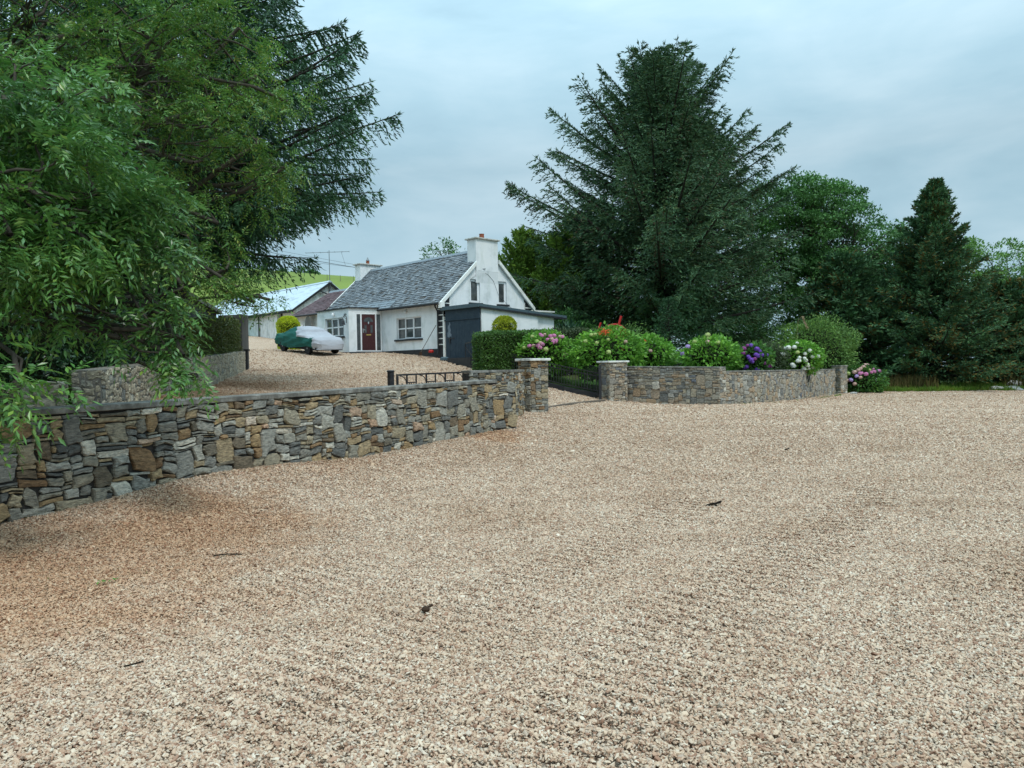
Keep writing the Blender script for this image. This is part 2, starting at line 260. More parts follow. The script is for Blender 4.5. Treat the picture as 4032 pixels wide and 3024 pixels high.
# smooth value noise on a lattice, for numpy use
_lat = np.random.default_rng(3).random((64, 64))
def vnoise(x, y):
    x = np.asarray(x, float); y = np.asarray(y, float); xi = np.floor(x).astype(int); yi = np.floor(y).astype(int); fx = x - xi; fy = y - yi
    fx = fx * fx * (3 - 2 * fx); fy = fy * fy * (3 - 2 * fy); a = _lat[xi % 64, yi % 64]; b = _lat[(xi + 1) % 64, yi % 64]; c = _lat[xi % 64, (yi + 1) % 64]; d = _lat[(xi + 1) % 64, (yi + 1) % 64]
    return (a * (1 - fx) + b * fx) * (1 - fy) + (c * (1 - fx) + d * fx) * fy - .5
TRACKS = [(-2.3, 2.2, -1.0, 4.6, .55), (-1.0, 4.6, .3, 7.2, .50), (.3, 7.2, 2.4, 11.0, .45), (-.6, 2.2, .7, 4.3, .5), (.7, 4.3, 2.4, 7.2, .5), (2.4, 7.2, 5.2, 11, .4), (2.6, 2.6, 4.6, 6.2, .55), (-3.2, 4.4, -1.6, 7.5, .35)]
def ruts(x, y):
    """raked and driven-over unevenness of the gravel, metres"""
    a = .034 * vnoise(x * .75 + y * .25 + 7, y * .9 - x * .35) + .026 * vnoise(x * 1.9 + 3, y * 2.6 - x * .9 + 5) + .010 * vnoise(x * 5 + 3, y * 6 + 5)
    m = np.clip(vnoise(x * .35 + 20, y * .35 + 11) * 3 + .3, 0, 1)
    rk = 0.
    for (ax_, ay_, bx_, by_, w_) in TRACKS:       # tyre treads pressed into the loose gravel
        dx, dy = bx_ - ax_, by_ - ay_; L2 = dx * dx + dy * dy; t_ = np.clip(((x - ax_) * dx + (y - ay_) * dy) / L2, 0, 1); dd = np.hypot(x - ax_ - t_ * dx, y - ay_ - t_ * dy); rk = np.maximum(rk, np.clip(1.5 - dd / w_, 0, 1))
    return a + .008 * m * np.sin((y * .55 - x * 1.0) * 11 + 5 * vnoise(x * .8, y * .8)) - .008 * rk + .019 * rk * (.65 + .7 * vnoise(x * 1.2 + 9, y * 1.2 + 2)) * np.sin((.60 * x + .80 * y) * 35 + 3.0 * vnoise(x * .7 + 4, y * .7))
def grid_mesh(name, xs, ys, zf, mt, keep=None, dz=0.):
    X, Y = np.meshgrid(xs, ys); Z = zf(X.ravel(), Y.ravel()) + dz
    V = np.c_[X.ravel(), Y.ravel(), Z]; nx = len(xs); i, j = np.meshgrid(np.arange(len(xs) - 1), np.arange(len(ys) - 1)); a = (j * nx + i).ravel()
    F = np.c_[a, a + 1, a + nx + 1, a + nx]
    if keep is not None:
        c = V[F].mean(1); F = F[keep(c[:, 0], c[:, 1])]
    u, inv = np.unique(F, return_inverse=True); return raw_mesh(name, V[u], inv.reshape(-1, 4), mt, smooth=True)
def inpoly(x, y, P):
    r = np.zeros(len(x), bool); n = len(P)
    for i in range(n):
        x1, y1 = P[i]; x2, y2 = P[(i + 1) % n]
        c = ((y1 > y) != (y2 > y)) & (x < (x2 - x1) * (y - y1) / (y2 - y1 + 1e-12) + x1); r ^= c
    return r
# gravel colours
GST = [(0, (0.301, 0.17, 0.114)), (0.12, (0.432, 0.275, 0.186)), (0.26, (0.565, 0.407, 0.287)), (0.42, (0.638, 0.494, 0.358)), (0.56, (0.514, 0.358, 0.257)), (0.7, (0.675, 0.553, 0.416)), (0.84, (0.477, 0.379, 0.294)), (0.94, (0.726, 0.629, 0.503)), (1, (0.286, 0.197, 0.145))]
STAINS = [(-4.6, 6.3, 2.6), (-6.0, 4.6, 2.2), (-7.0, 17.0, 3.6), (-5.8, 13.5, 3.2), (-3.6, 8.6, 1.6), (-.6, 17.4, 1.2), (-8.6, 23, 2.5), (-3.8, 19.5, 2.6)]
def gravel_mat(name, per_instance):
    m = bpy.data.materials.new(name); m.use_nodes = True; t = m.node_tree; b = t.nodes['Principled BSDF']
    b.inputs['Roughness'].default_value = .85; b.inputs['Specular IOR Level'].default_value = .25
    geo = nn(t, 'ShaderNodeNewGeometry'); pos = geo.outputs['Position']
    if per_instance:
        oi = nn(t, 'ShaderNodeObjectInfo'); r = ramp(t, oi.outputs['Random'], GST)
        src = r.outputs[0]
    else:
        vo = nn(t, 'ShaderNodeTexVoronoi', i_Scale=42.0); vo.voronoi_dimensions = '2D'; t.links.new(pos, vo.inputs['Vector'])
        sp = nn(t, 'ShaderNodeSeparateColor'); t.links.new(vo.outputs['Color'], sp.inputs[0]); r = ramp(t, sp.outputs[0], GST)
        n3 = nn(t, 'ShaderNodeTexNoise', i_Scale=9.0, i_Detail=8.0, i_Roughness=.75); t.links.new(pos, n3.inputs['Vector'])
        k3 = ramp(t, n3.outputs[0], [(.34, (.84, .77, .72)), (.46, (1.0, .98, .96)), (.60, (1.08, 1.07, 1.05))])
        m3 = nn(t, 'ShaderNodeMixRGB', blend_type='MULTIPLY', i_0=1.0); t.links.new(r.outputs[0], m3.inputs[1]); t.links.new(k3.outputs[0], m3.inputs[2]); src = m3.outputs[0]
        bu = nn(t, 'ShaderNodeBump', i_Strength=1.0, i_Distance=.018); bu.invert = True
        v2 = nn(t, 'ShaderNodeTexVoronoi', i_Scale=42.0); v2.voronoi_dimensions = '2D'; t.links.new(pos, v2.inputs['Vector']); t.links.new(v2.outputs['Distance'], bu.inputs['Height'])
        n4 = nn(t, 'ShaderNodeTexNoise', i_Scale=5.0, i_Detail=9.0, i_Roughness=.8); t.links.new(pos, n4.inputs['Vector'])
        b2 = nn(t, 'ShaderNodeBump', i_Strength=1.0, i_Distance=.05); t.links.new(n4.outputs[0], b2.inputs['Height']); t.links.new(bu.outputs[0], b2.inputs['Normal']); t.links.new(b2.outputs[0], b.inputs['Normal'])
    # large patches: washed paler, damper browner
    n1 = nn(t, 'ShaderNodeTexNoise', i_Scale=.55, i_Detail=5.0, i_Roughness=.6); t.links.new(pos, n1.inputs['Vector'])
    k1 = ramp(t, n1.outputs[0], [(.32, (.85, .80, .76)), (.50, (.96, .94, .93)), (.68, (1.0, 1.0, 1.0))])
    m1 = nn(t, 'ShaderNodeMixRGB', blend_type='MULTIPLY', i_0=1.0); t.links.new(src, m1.inputs[1]); t.links.new(k1.outputs[0], m1.inputs[2]); src = m1.outputs[0]
    # needle-litter stains lying under the trees
    acc = None
    wob = nn(t, 'ShaderNodeTexNoise', i_Scale=1.3, i_Detail=9.0, i_Roughness=.72); t.links.new(pos, wob.inputs['Vector'])
    wv = nn(t, 'ShaderNodeVectorMath', operation='SUBTRACT'); wv.inputs[1].default_value = (.5, .5, .5); t.links.new(wob.outputs['Color'], wv.inputs[0])
    ws = nn(t, 'ShaderNodeVectorMath', operation='SCALE'); ws.inputs['Scale'].default_value = 4.0; t.links.new(wv.outputs[0], ws.inputs[0])
    pw = nn(t, 'ShaderNodeVectorMath', operation='ADD'); t.links.new(pos, pw.inputs[0]); t.links.new(ws.outputs[0], pw.inputs[1])
    for (sx, sy, sr) in STAINS:
        vm_ = nn(t, 'ShaderNodeVectorMath', operation='MULTIPLY'); vm_.inputs[1].default_value = (1, 1, 0); t.links.new(pw.outputs[0], vm_.inputs[0])
        di = nn(t, 'ShaderNodeVectorMath', operation='DISTANCE'); di.inputs[1].default_value = (sx, sy, 0); t.links.new(vm_.outputs[0], di.inputs[0])
        mr = nn(t, 'ShaderNodeMapRange', i_1=sr * .35, i_2=sr * 1.25, i_3=1.0, i_4=0.0); mr.interpolation_type = 'SMOOTHSTEP'; t.links.new(di.outputs['Value'], mr.inputs[0])
        if acc is None: acc = mr.outputs[0]
        else:
            mm = nn(t, 'ShaderNodeMath', operation='MAXIMUM'); t.links.new(acc, mm.inputs[0]); t.links.new(mr.outputs[0], mm.inputs[1]); acc = mm.outputs[0]
    st = nn(t, 'ShaderNodeMixRGB', blend_type='MULTIPLY'); st.inputs[2].default_value = (.86, .72, .61, 1)
    t.links.new(acc, st.inputs[0]); t.links.new(src, st.inputs[1]); t.links.new(st.outputs[0], b.inputs['Base Color'])
    return m
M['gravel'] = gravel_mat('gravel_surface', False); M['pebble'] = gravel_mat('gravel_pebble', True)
M['soil'] = mat('rough_grass_ground', (.045, .075, .02), .95, .1, var=[(.07, .12, .03), (.06, .055, .03)], vscale=.6, bump=.05, bscale=4)
M['lawn'] = mat('lawn_green', (.13, .26, .05), .9, .1, var=[(.17, .32, .06), (.11, .22, .045)], vscale=.5, bump=.03, bscale=9)
M['field'] = mat('pasture', (.15, .21, .05), .95, .1, var=[(.19, .25, .06), (.11, .15, .04)], vscale=.03, bump=.2, bscale=.6, stretch=(1, .35, 1))
# one ground sheet to the horizon
def far(x, y): return gz(x, y) - np.clip((np.hypot(x, y) - 95) / 900, 0, 1) * 26 - .03
gx = np.r_[-1500, -700, -350, -180, -110, np.arange(-70, 71, 1.25), 110, 180, 350, 700, 1500]; gy = np.r_[-400, -120, -40, np.arange(-10, 95, 1.25), 130, 200, 400, 800, 1500]
link('ground', grid_mesh('ground', gx, gy, far, M['soil']), kind='structure', label='rough grassy ground under trees and garden')
# gravel yard and drive: an outline on the map
RW = [(-8.6, 9.5), (-6.12, 10.95), (-5.95, 11.15), (-7.0, 15.5), (-8.1, 20.0), (-9.5, 25.6), (-10.9, 31.5)]     # retaining wall foot
RL = [(3.45, 30.2), (2.1, 30.9), (1.2, 31.6), (-.2, 32.9), (-1.75, 34.2), (-2.9, 35.6)]                      # railing plinth
YARD = [(-14, -6), (40, -6), (60, 20), (62, 43.4), (40, 42.6), (25, 41.6), (19, 40.6), (16.6, 38.8), (7.5, 27.6), (5.1, 31.0), (3.7, 30.4)] + RL + [(-1.2, 36.4), (-3.6, 38.2), (-5, 39.5), (-6.5, 41.6), (-9, 46), (-12.5, 52), (-17, 57), (-26, 52), (-22, 47), (-13.5, 33.5)] + RW[::-1][:1] + [(-11.1, 31.7)] + RW[::-1][1:] + [(-10.5, 8.4), (-14, 4)]
yx = np.r_[np.arange(-26, -13, .3), np.arange(-13, 13, .09), np.arange(13, 62.1, .3)]; yy = np.r_[np.arange(-6, 2, .3), np.arange(2, 20, .09), np.arange(20, 57.1, .3)]
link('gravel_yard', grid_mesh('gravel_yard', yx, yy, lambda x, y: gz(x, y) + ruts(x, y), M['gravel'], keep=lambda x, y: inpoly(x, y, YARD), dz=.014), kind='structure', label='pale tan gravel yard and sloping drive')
# pasture hill far behind the barn
def hillz(x, y):
    a = np.clip((y - 62) / 75, 0, 1); a = a * a * (3 - 2 * a); crest = 15.6 - .085 * (x + 29) - np.clip(x + 22, 0, 60) * .32
    return 2.5 - 3 * np.clip((x + 5) / 20, 0, 1) + a * crest - np.clip((y - 150) / 100, 0, 1) ** 2 * 30 + 1.2 * vnoise(x * .04, y * .04)
hx = np.arange(-170, 26, 3.); hy = np.arange(60, 231, 3.)
link('hill', grid_mesh('hill', hx, hy, hillz, M['field']), kind='structure', label='green pasture hill behind the barn')
link('lawn', grid_mesh('lawn', np.arange(3, 22, .5), np.arange(33, 75, .5), lambda x, y: gz(x, y) + .02, M['lawn'], keep=lambda x, y: (y > 33 + np.clip(x - 5, 0, 99) * .9) & (y < 62)), kind='structure', label='bright green garden lawn behind the shrubs')
# ---------------------------------------------------------------- real pebbles over the nearer gravel
def pebbles():
    P = []; DK, DV = [2.3, 5, 8, 12, 16, 21, 27, 34, 44], [10500, 9300, 6200, 2900, 1200, 520, 240, 110, 0]
    for (a, b_) in [(2.3, 4.5), (4.5, 6.5), (6.5, 9), (9, 12), (12, 16), (16, 21), (21, 27), (27, 34), (34, 44)]:
        dm = float(np.interp(a, DK, DV)); w = .74 * b_ + .4; n = int(2 * w * (b_ - a) * dm); x = rg.uniform(-w, w, n); y = rg.uniform(a, b_, n)
        k = (np.abs(x) < .72 * y + .4) & inpoly(x, y, YARD) & (rg.random(n) * dm < np.interp(y, DK, DV)); x, y = x[k], y[k]
        yw = 8.66 + (x + 5.4) / .521; k = ~((y > yw - .15) & (y < yw + 1.15) & (x < .1)); x, y = x[k], y[k]
        s = rg.lognormal(0, .32, len(x)) * np.interp(y, [3, 8, 14, 20, 34, 44], [.0068, .0077, .0105, .014, .019, .021]); P.append(np.c_[x, y, s])
    P = np.concatenate(P); x, y, s = P.T
    z = gz(x, y) + ruts(x, y) + .022 + rg.random(len(x)) * np.interp(y, [3, 12, 20], [.022, .016, .012])
    me = bpy.data.meshes.new('gravel_stones'); me.vertices.add(len(x)); me.vertices.foreach_set('co', np.c_[x, y, z].astype(np.float32).ravel())
    at = me.attributes.new('size', 'FLOAT', 'POINT'); at.data.foreach_set('value', s.astype(np.float32)); me.update()
    o = link('gravel_stones', me, kind='stuff', label='loose angular tan gravel stones covering the yard')
    ng = bpy.data.node_groups.new('scatter_gravel', 'GeometryNodeTree'); ng.is_modifier = True
    ng.interface.new_socket('Geometry', in_out='INPUT', socket_type='NodeSocketGeometry'); ng.interface.new_socket('Geometry', in_out='OUTPUT', socket_type='NodeSocketGeometry')
    gi = ng.nodes.new('NodeGroupInput'); go = ng.nodes.new('NodeGroupOutput'); L = ng.links
    ti = ng.nodes.new('GeometryNodeGeometryToInstance')
    for k in range(8):
        ic = ng.nodes.new('GeometryNodeMeshIcoSphere'); ic.inputs['Radius'].default_value = 1.0; ic.inputs['Subdivisions'].default_value = 1
        rv = ng.nodes.new('FunctionNodeRandomValue'); rv.data_type = 'FLOAT_VECTOR'; rv.inputs[0].default_value = (-.42, -.42, -.42); rv.inputs[1].default_value = (.42, .42, .42); rv.inputs['Seed'].default_value = k * 7 + 1
        sp = ng.nodes.new('GeometryNodeSetPosition'); L.new(ic.outputs[0], sp.inputs['Geometry']); L.new(rv.outputs[0], sp.inputs['Offset'])
        tr = ng.nodes.new('GeometryNodeTransform'); tr.inputs['Scale'].default_value = [(1.3, .9, .6), (1, 1, .75), (1.5, .8, .55), (.9, .8, .8), (1.2, 1.1, .45), (1.4, .7, .7), (1, .9, .6), (1.1, .8, .9)][k]
        L.new(sp.outputs[0], tr.inputs[0]); L.new(tr.outputs[0], ti.inputs[0])
    io = ng.nodes.new('GeometryNodeInstanceOnPoints'); io.inputs['Pick Instance'].default_value = True
    rr = ng.nodes.new('FunctionNodeRandomValue'); rr.data_type = 'FLOAT_VECTOR'; rr.inputs[0].default_value = (-.7, -.7, 0); rr.inputs[1].default_value = (.7, .7, 6.283)
    na = ng.nodes.new('GeometryNodeInputNamedAttribute'); na.data_type = 'FLOAT'; na.inputs[0].default_value = 'size'
    sm = ng.nodes.new('GeometryNodeSetMaterial'); sm.inputs['Material'].default_value = M['pebble']
    L.new(gi.outputs[0], io.inputs['Points']); L.new(ti.outputs[0], io.inputs['Instance']); L.new(rr.outputs[0], io.inputs['Rotation']); L.new(na.outputs[0], io.inputs['Scale'])
    L.new(io.outputs[0], sm.inputs[0]); L.new(sm.outputs[0], go.inputs[0])
    md = o.modifiers.new('scatter', 'NODES'); md.node_group = ng; me.materials.append(M['pebble'])
pebbles()
# ---------------------------------------------------------------- dry stone walling
def lay(L, bot, top, rnd, big=.13, scale=1.0, square=False):
    """lay rubble stones in a strip of length L; bot/top(s) give heights; returns list of polygons (s, z)"""
    ds = .02; n = max(2, int(round(L / ds))); S = (np.arange(n) + .5) * ds; Hh = np.full(n, float(min(bot(0), bot(L)) - .08)); T = np.array([top(s) for s in S])
    Bm = np.array([bot(s) for s in S]); Hh = np.maximum(Hh, Bm - .12 - .05 * np.array([rnd.random() for _ in range(n)])); Hh = np.floor(Hh / .05) * .05
    stones = []; guard = 0
    while guard < 20000:
        guard += 1
        rem = np.where(Hh < T - .012, Hh, 1e9); i = int(rem.argmin())
        if rem[i] > 1e8: break
        h0 = Hh[i]; a = i
        while a > 0 and abs(Hh[a - 1] - h0) < 1e-6: a -= 1
        b = i + 1
        while b < n and abs(Hh[b] - h0) < 1e-6: b += 1
        av = (b - a) * ds; lo = Hh[a - 1] if a > 0 else 1e9; hi = Hh[b] if b < n else 1e9; nb = min(lo, hi)
        room = T[a:b].min() - h0
        if room < .012: Hh[a:b] = T[a:b] + 1; continue
        r = rnd.random(); hf = (h0 - Bm[i]) / max(.1, T[i] - Bm[i]); r = r if square else min(.999, r * (.72 + .5 * hf) + (.16 * hf))
        if av < .07 * scale and nb < 1e8: w = av; h = min(max(nb - h0, .03), .3)
        else:
            if r < big: w = rnd.uniform(.22, .44) * scale; h = rnd.uniform(.17, .34) * scale
            elif r < .62: w = rnd.uniform(.13, .34) * scale; h = rnd.uniform(.07, .15) * scale
            else: w = rnd.uniform(.12, .38) * scale; h = rnd.uniform(.028, .062) * scale
            if square: w = rnd.uniform(.10, .26) * scale; h = rnd.uniform(.06, .22) * scale
            if w > av - .06: w = av
            if h > 1.3 * w: h = 1.3 * w
        for q in (lo, hi):
            if q < 1e8 and abs(h0 + h - q) < .028: h = q - h0
        if room - h < .035: h = room
        h = max(h, .02); k = max(1, int(round(w / ds))); k = min(k, b - a)
        if rnd.random() < .5: c0, c1 = a, a + k
        else: c0, c1 = b - k, b
        stones.append((c0 * ds, c1 * ds, h0, h0 + h)); Hh[c0:c1] = h0 + h
    return stones
def stones_to_mesh(stones, rnd, mapf, gap=.006, prot=.03, rough=1.0):
    V = []; F = []; ph = rnd.uniform(0, 50); amp = .024 * rough
    mapf0 = mapf
    def mapf(u, n_, v):
        return mapf0(u + amp * 1.3 * float(vnoise(u * 3.1 + ph, v * 5.2)), n_, v + amp * 2.0 * float(vnoise(u * 3.6, v * 4.3 + ph)) * min(1, 1))
    for (a, b, c, d) in stones:
        w, h = b - a, d - c; g = gap * rnd.uniform(.5, 1.6); mn = min(w, h)
        if w - 2 * g < .012 or h - 2 * g < .008: continue
        j = min(.13 * mn, .028) * rough; sh = rnd.uniform(-1, 1) * (.10 * mn if mn > .12 else .05 * mn) * rough
        sh2 = rnd.uniform(-1, 1) * (.16 * mn if mn > .14 else .03 * mn) * rough
        a0, b0, c0, d0 = a + g, b - g, c + g, d - g; cu = .12 * mn * rnd.uniform(.2, 1.6); cv = .12 * mn * rnd.uniform(.2, 1.6)
        q = [(a0 + cu, c0), ((a0 + b0) / 2, c0), (b0 - cv, c0), (b0, c0 + cu), (b0, (c0 + d0) / 2), (b0, d0 - cv), (b0 - cu, d0), ((a0 + b0) / 2, d0), (a0 + cv, d0), (a0, d0 - cu), (a0, (c0 + d0) / 2), (a0, c0 + cv)]
        mu, mv = (a0 + b0) / 2, (c0 + d0) / 2
        q = [(u + rnd.uniform(-j, j) * .6 + sh * (v - mv) / h * 2, v + rnd.uniform(-j, j) * .5 + sh2 * (u - mu) / w * .8) for u, v in q]
        p = rnd.uniform(.0, 1.) * prot; n = len(q); o = len(V); ti, tj = rnd.uniform(-.05, .05), rnd.uniform(-.07, .07)
        for u, v in q: V.append(mapf(u, -.05, v))
        for u, v in q: V.append(mapf(u, p * .55 - .004, v))
        e = min(.10 * mn, .014)
        for u, v in q:
            du, dv = mu - u, mv - v; l = math.hypot(du, dv) + 1e-9
            V.append(mapf(u + du / l * e, p + (u - mu) * ti + (v - mv) * tj + rnd.uniform(-.003, .004), v + dv / l * e))
        V.append(mapf(mu + rnd.uniform(-.2, .2) * w, p + rnd.uniform(0, .012) * rough, mv + rnd.uniform(-.2, .2) * h)); cen = o + 3 * n
        for k in range(n):
            k2 = (k + 1) % n
            F += [(o + k, o + k2, o + n + k2), (o + k, o + n + k2, o + n + k), (o + n + k, o + n + k2, o + 2 * n + k2), (o + n + k, o + 2 * n + k2, o + 2 * n + k), (o + 2 * n + k, o + 2 * n + k2, cen)]
    return np.array(V), np.array(F)
def path_map(P):
    """(s, n, z) -> xyz along the polyline P; n is to the right of travel"""
    P = [np.array(p, float) for p in P]; L = [0]
    for p, q in zip(P, P[1:]): L.append(L[-1] + np.hypot(*(q - p)))
    nrm = []
    for p, q in zip(P, P[1:]): d = (q - p) / np.hypot(*(q - p)); nrm.append(np.array([d[1], -d[0]]))
    def f(s, n, z):
        i = 0
        while i < len(P) - 2 and s > L[i + 1]: i += 1
        t = (s - L[i]) / (L[i + 1] - L[i]); p = P[i] + (P[i + 1] - P[i]) * t
        tt = min(max(t, 0), 1); N = nrm[i]
        if tt > .5 and i < len(nrm) - 1: N = nrm[i] * (1 - (tt - .5)) + nrm[i + 1] * (tt - .5)
        elif tt < .5 and i > 0: N = nrm[i] * (.5 + tt) + nrm[i - 1] * (.5 - tt)
        N = N / np.hypot(*N)
        return (p[0] + N[0] * n, p[1] + N[1] * n, z)
    return f, L[-1]
def strip(mb, P, n0, n1, zb, zt, step=.5):
    f, L = path_map(P); k = max(1, int(L / step)); o = len(mb.v); V = []; Fc = []
    for i in range(k + 1):
        s = L * i / k; V += [f(s, n0, zb(s)), f(s, n1, zb(s)), f(s, n1, zt(s)), f(s, n0, zt(s))]
    for i in range(k):
        a = 4 * i; b = a + 4
        for c in range(4): Fc.append((a + c, a + (c + 1) % 4, b + (c + 1) % 4, b + c))
    Fc += [(0, 3, 2, 1), (4 * k, 4 * k + 1, 4 * k + 2, 4 * k + 3)]; mb.add(V, Fc)
def wall_run(t, P, top, seed, stone, mortar, thick=.42, cop=.07, over=.03, copm=None, big=.13, scale=1., gap=.006, prot=.036, square=False, ends=(), both=False, rough=1., recess=.03, copstep=.5, coredrop=0.):
    """one run of walling; its front face is on the right of travel along P"""
    rnd = random.Random(seed); f, L = path_map(P); bot = lambda s: g1(*f(s, 0, 0)[:2])
    Vs, Fs = stones_to_mesh(lay(L, bot, top, rnd, big, scale, square), rnd, f, gap, prot, rough); faces = [(Vs, Fs)]
    if both:
        fb, Lb = path_map([tuple(f(L, -thick, 0)[:2])] + [tuple(np.array(f(s, -thick, 0))[:2]) for s in np.linspace(L, 0, 6)[1:]])
        v, q = stones_to_mesh(lay(Lb, lambda s: bot(L - min(s, L)), lambda s: top(L - min(s, L)), rnd, big, scale, square), rnd, fb, gap, prot, rough); faces.append((v, q))
    for e in ends:
        s = 0 if e == 'a' else L; A = f(s, 0, 0)[:2]; Bp = f(s, -thick, 0)[:2]; pp = [Bp, A] if e == 'a' else [A, Bp]
        fe, Le = path_map(pp); v, q = stones_to_mesh(lay(Le, lambda u: bot(s), lambda u: top(s), rnd, big, scale * .8, square), rnd, fe, gap, prot, rough); faces.append((v, q))
    o = 0; VV = []; FF = []
    for v, q in faces: VV.append(v); FF.append(q + o); o += len(v)
    link('stonework', raw_mesh('stonework', np.concatenate(VV), np.concatenate(FF), stone), t)
    mb = MB(); strip(mb, P, -recess, -thick + recess, lambda s: bot(s) - .3, lambda s: top(s) - .004 - coredrop); mb.build('mortar_core', mortar, t)
    if cop: mb = MB(); strip(mb, P, over, -thick - over, lambda s: top(s), lambda s: top(s) + cop, copstep); mb.build('coping', copm or M['coping'], t, bevel=.008)
# front wall, long low run
A0 = (-9.2, 1.37); A1 = (-.62, 17.9); A2 = (.02, 19.05)
ax = lambda y: -.43 - (18.2 - y) * .521
PA = [(ax(3.0), 3.0), (ax(8.66), 8.66), (ax(14), 14.0), (ax(18.3), 18.3), (.10, 18.75)]
t = tag(empty('stone_wall', (0, 0, 0)), 'long low dry stone wall in front, brown and grey stones under a thin coping', 'wall')
_, LA = path_map(PA); LA3 = LA - math.hypot(.10 - ax(18.3), .45)
topA = lambda s: 1.17 + .12 * min(1, max(0, (s - 6.3) / (LA3 - 6.3))) 
wall_run(t, PA[:-1] + [PA[-1]], lambda s: topA(s), 11, M['stoneA'], M['mortar'], thick=.42, cop=0, big=.22, scale=1.08, ends=('b',), rough=1.7)
mb = MB(); strip(mb, PA[:-1], .035, -.46, lambda s: topA(s) + .002, lambda s: topA(s) + .075, .4); mb.build('coping', M['coping'], t, bevel=.008)
# raised end piece beside the gate pillar
t = tag(empty('stone_wall', (0, 0, 0)), 'short raised piece of dry stone wall joined to the left gate pillar', 'wall')
PB = [(-1.02, 18.75), (-.30, 19.25), (.12, 20.6), (.33, 21.6)]
wall_run(t, PB, lambda s: 1.53, 12, M['stoneA'], M['mortar'], thick=.40, cop=.065, scale=.85, big=.16)
def pillar(x, y, w, rot, h, seed, stone, label, cap=True, capm='pilcap', mort='mortar', scale=.85, capw=.07):
    t = tag(empty('gate_pillar' if cap else 'wall_pillar', (x, y, 0)), label, 'pillar'); rnd = random.Random(seed); z0 = g1(x, y); c, s = math.cos(rot), math.sin(rot); hw = w / 2
    P = [(x + (a * c - b * s), y + (a * s + b * c)) for a, b in [(-hw, -hw), (hw, -hw), (hw, hw), (-hw, hw)]]; VV, FF, o = [], [], 0
    for i in range(4):
        f, L = path_map([P[i], P[(i + 1) % 4]]); v, q = stones_to_mesh(lay(L, lambda u: z0, lambda u: h, rnd, .2, scale), rnd, f, .005, .028); VV.append(v - np.array([x, y, 0])); FF.append(q + o); o += len(v)
    link('stonework', raw_mesh('stonework', np.concatenate(VV), np.concatenate(FF), stone), t)
    m = MB().box(-hw + .03, hw - .03, -hw + .03, hw - .03, z0 - .2, h - .002).build('mortar_core', M[mort], t); m.rotation_euler.z = rot
    if capw: m = MB().box(-hw - capw, hw + capw, -hw - capw, hw + capw, h, h + .07).build('cap', M[capm], t, bevel=.01); m.rotation_euler.z = rot
    return t
pillar(.62, 22.55, .62, R(35), 1.84, 21, M['stoneA'], 'left stone gate pillar with a thick white cap, at the end of the front wall')
pillar(3.98, 30.25, .80, R(24), 1.80, 22, M['stoneB'], 'right stone gate pillar with a white cap, in front of the hydrangeas')
# right garden wall
t = tag(empty('stone_wall', (0, 0, 0)), 'taller straight section of garden wall running right from the right gate pillar', 'wall')
wall_run(t, [(4.35, 30.6), (7.42, 27.45)], lambda s: 1.60 - .02 * s, 31, M['stoneB'], M['mortarpale'], thick=.4, cop=.055, scale=1.15, ends=('b',), recess=.012)
t = tag(empty('stone_wall', (0, 0, 0)), 'lower curved garden wall of squarish stones below the purple and white hydrangeas', 'wall')
wall_run(t, [(7.5, 27.7), (9.6, 29.6), (12.6, 33.3), (15.0, 36.8), (16.35, 38.9)], lambda s: 1.36 - .005 * s, 32, M['stoneB'], M['mortarpale'], thick=.4, cop=.06, scale=1.2, square=True, rough=1.5, recess=.012)
pillar(16.75, 39.3, .5, R(30), 1.45, 33, M['stoneB'], 'small square pillar at the far right end of the garden wall', cap=False, capm='coping', mort='mortarpale', capw=.04)
# retaining wall beside the drive
def zt(keys):
    return lambda s: float(np.interp(s, [k[0] for k in keys], [k[1] for k in keys]))
t = tag(empty('stone_wall', (0, 0, 0)), 'pale crazy paved retaining wall under the ash tree, near left section', 'wall')
wall_run(t, [(-8.9, 9.2), (-7.5, 10.15), (-6.3, 10.9)], lambda s: 1.47 + .02 * s, 41, M['stoneC'], M['mortarpale'], thick=.4, cop=0, scale=1.1, square=True, gap=.012, prot=.012, recess=.008, rough=1.8, ends=('a', 'b'))
t = tag(empty('stone_wall', (0, 0, 0)), 'long pale crazy paved retaining wall rising along the left of the drive', 'wall')
_, LR = path_map(RW[2:])
wall_run(t, RW[2:], zt([(0, 1.70), (9.2, 2.06), (LR, 2.55)]), 42, M['stoneC'], M['mortarpale'], thick=.4, cop=0, scale=.95, square=True, gap=.012, prot=.012, recess=.008, rough=1.8, ends=('a', 'b'))
# the bank held up by the retaining wall
BK = [(-13, 5.6), (-9.1, 9.35), (-7.6, 10.35), (-6.4, 11.2), (-6.3, 11.6), (-7.3, 15.6), (-8.4, 20.0), (-9.8, 25.6), (-11.2, 31.8)]
bz = [1.2, 1.38, 1.44, 1.5, 1.62, 1.8, 1.98, 2.2, 2.48]; V = []; 
for (x, y), z in zip(BK, bz): V += [(x, y, z - .9), (x, y, z), (x - 5, y + 1.6, z + .5), (x - 16, y + 5, z + 1.4)]
F = [];
for i in range(len(BK) - 1):
    for c in range(3): F.append((4 * i + c, 4 * i + c + 1, 4 * i + 5 + c, 4 * i + 4 + c))
me = bpy.data.meshes.new('bank'); me.from_pydata(V, [], F); me.materials.append(M['soil']); link('bank', me, kind='structure', label='earth bank behind the retaining wall')
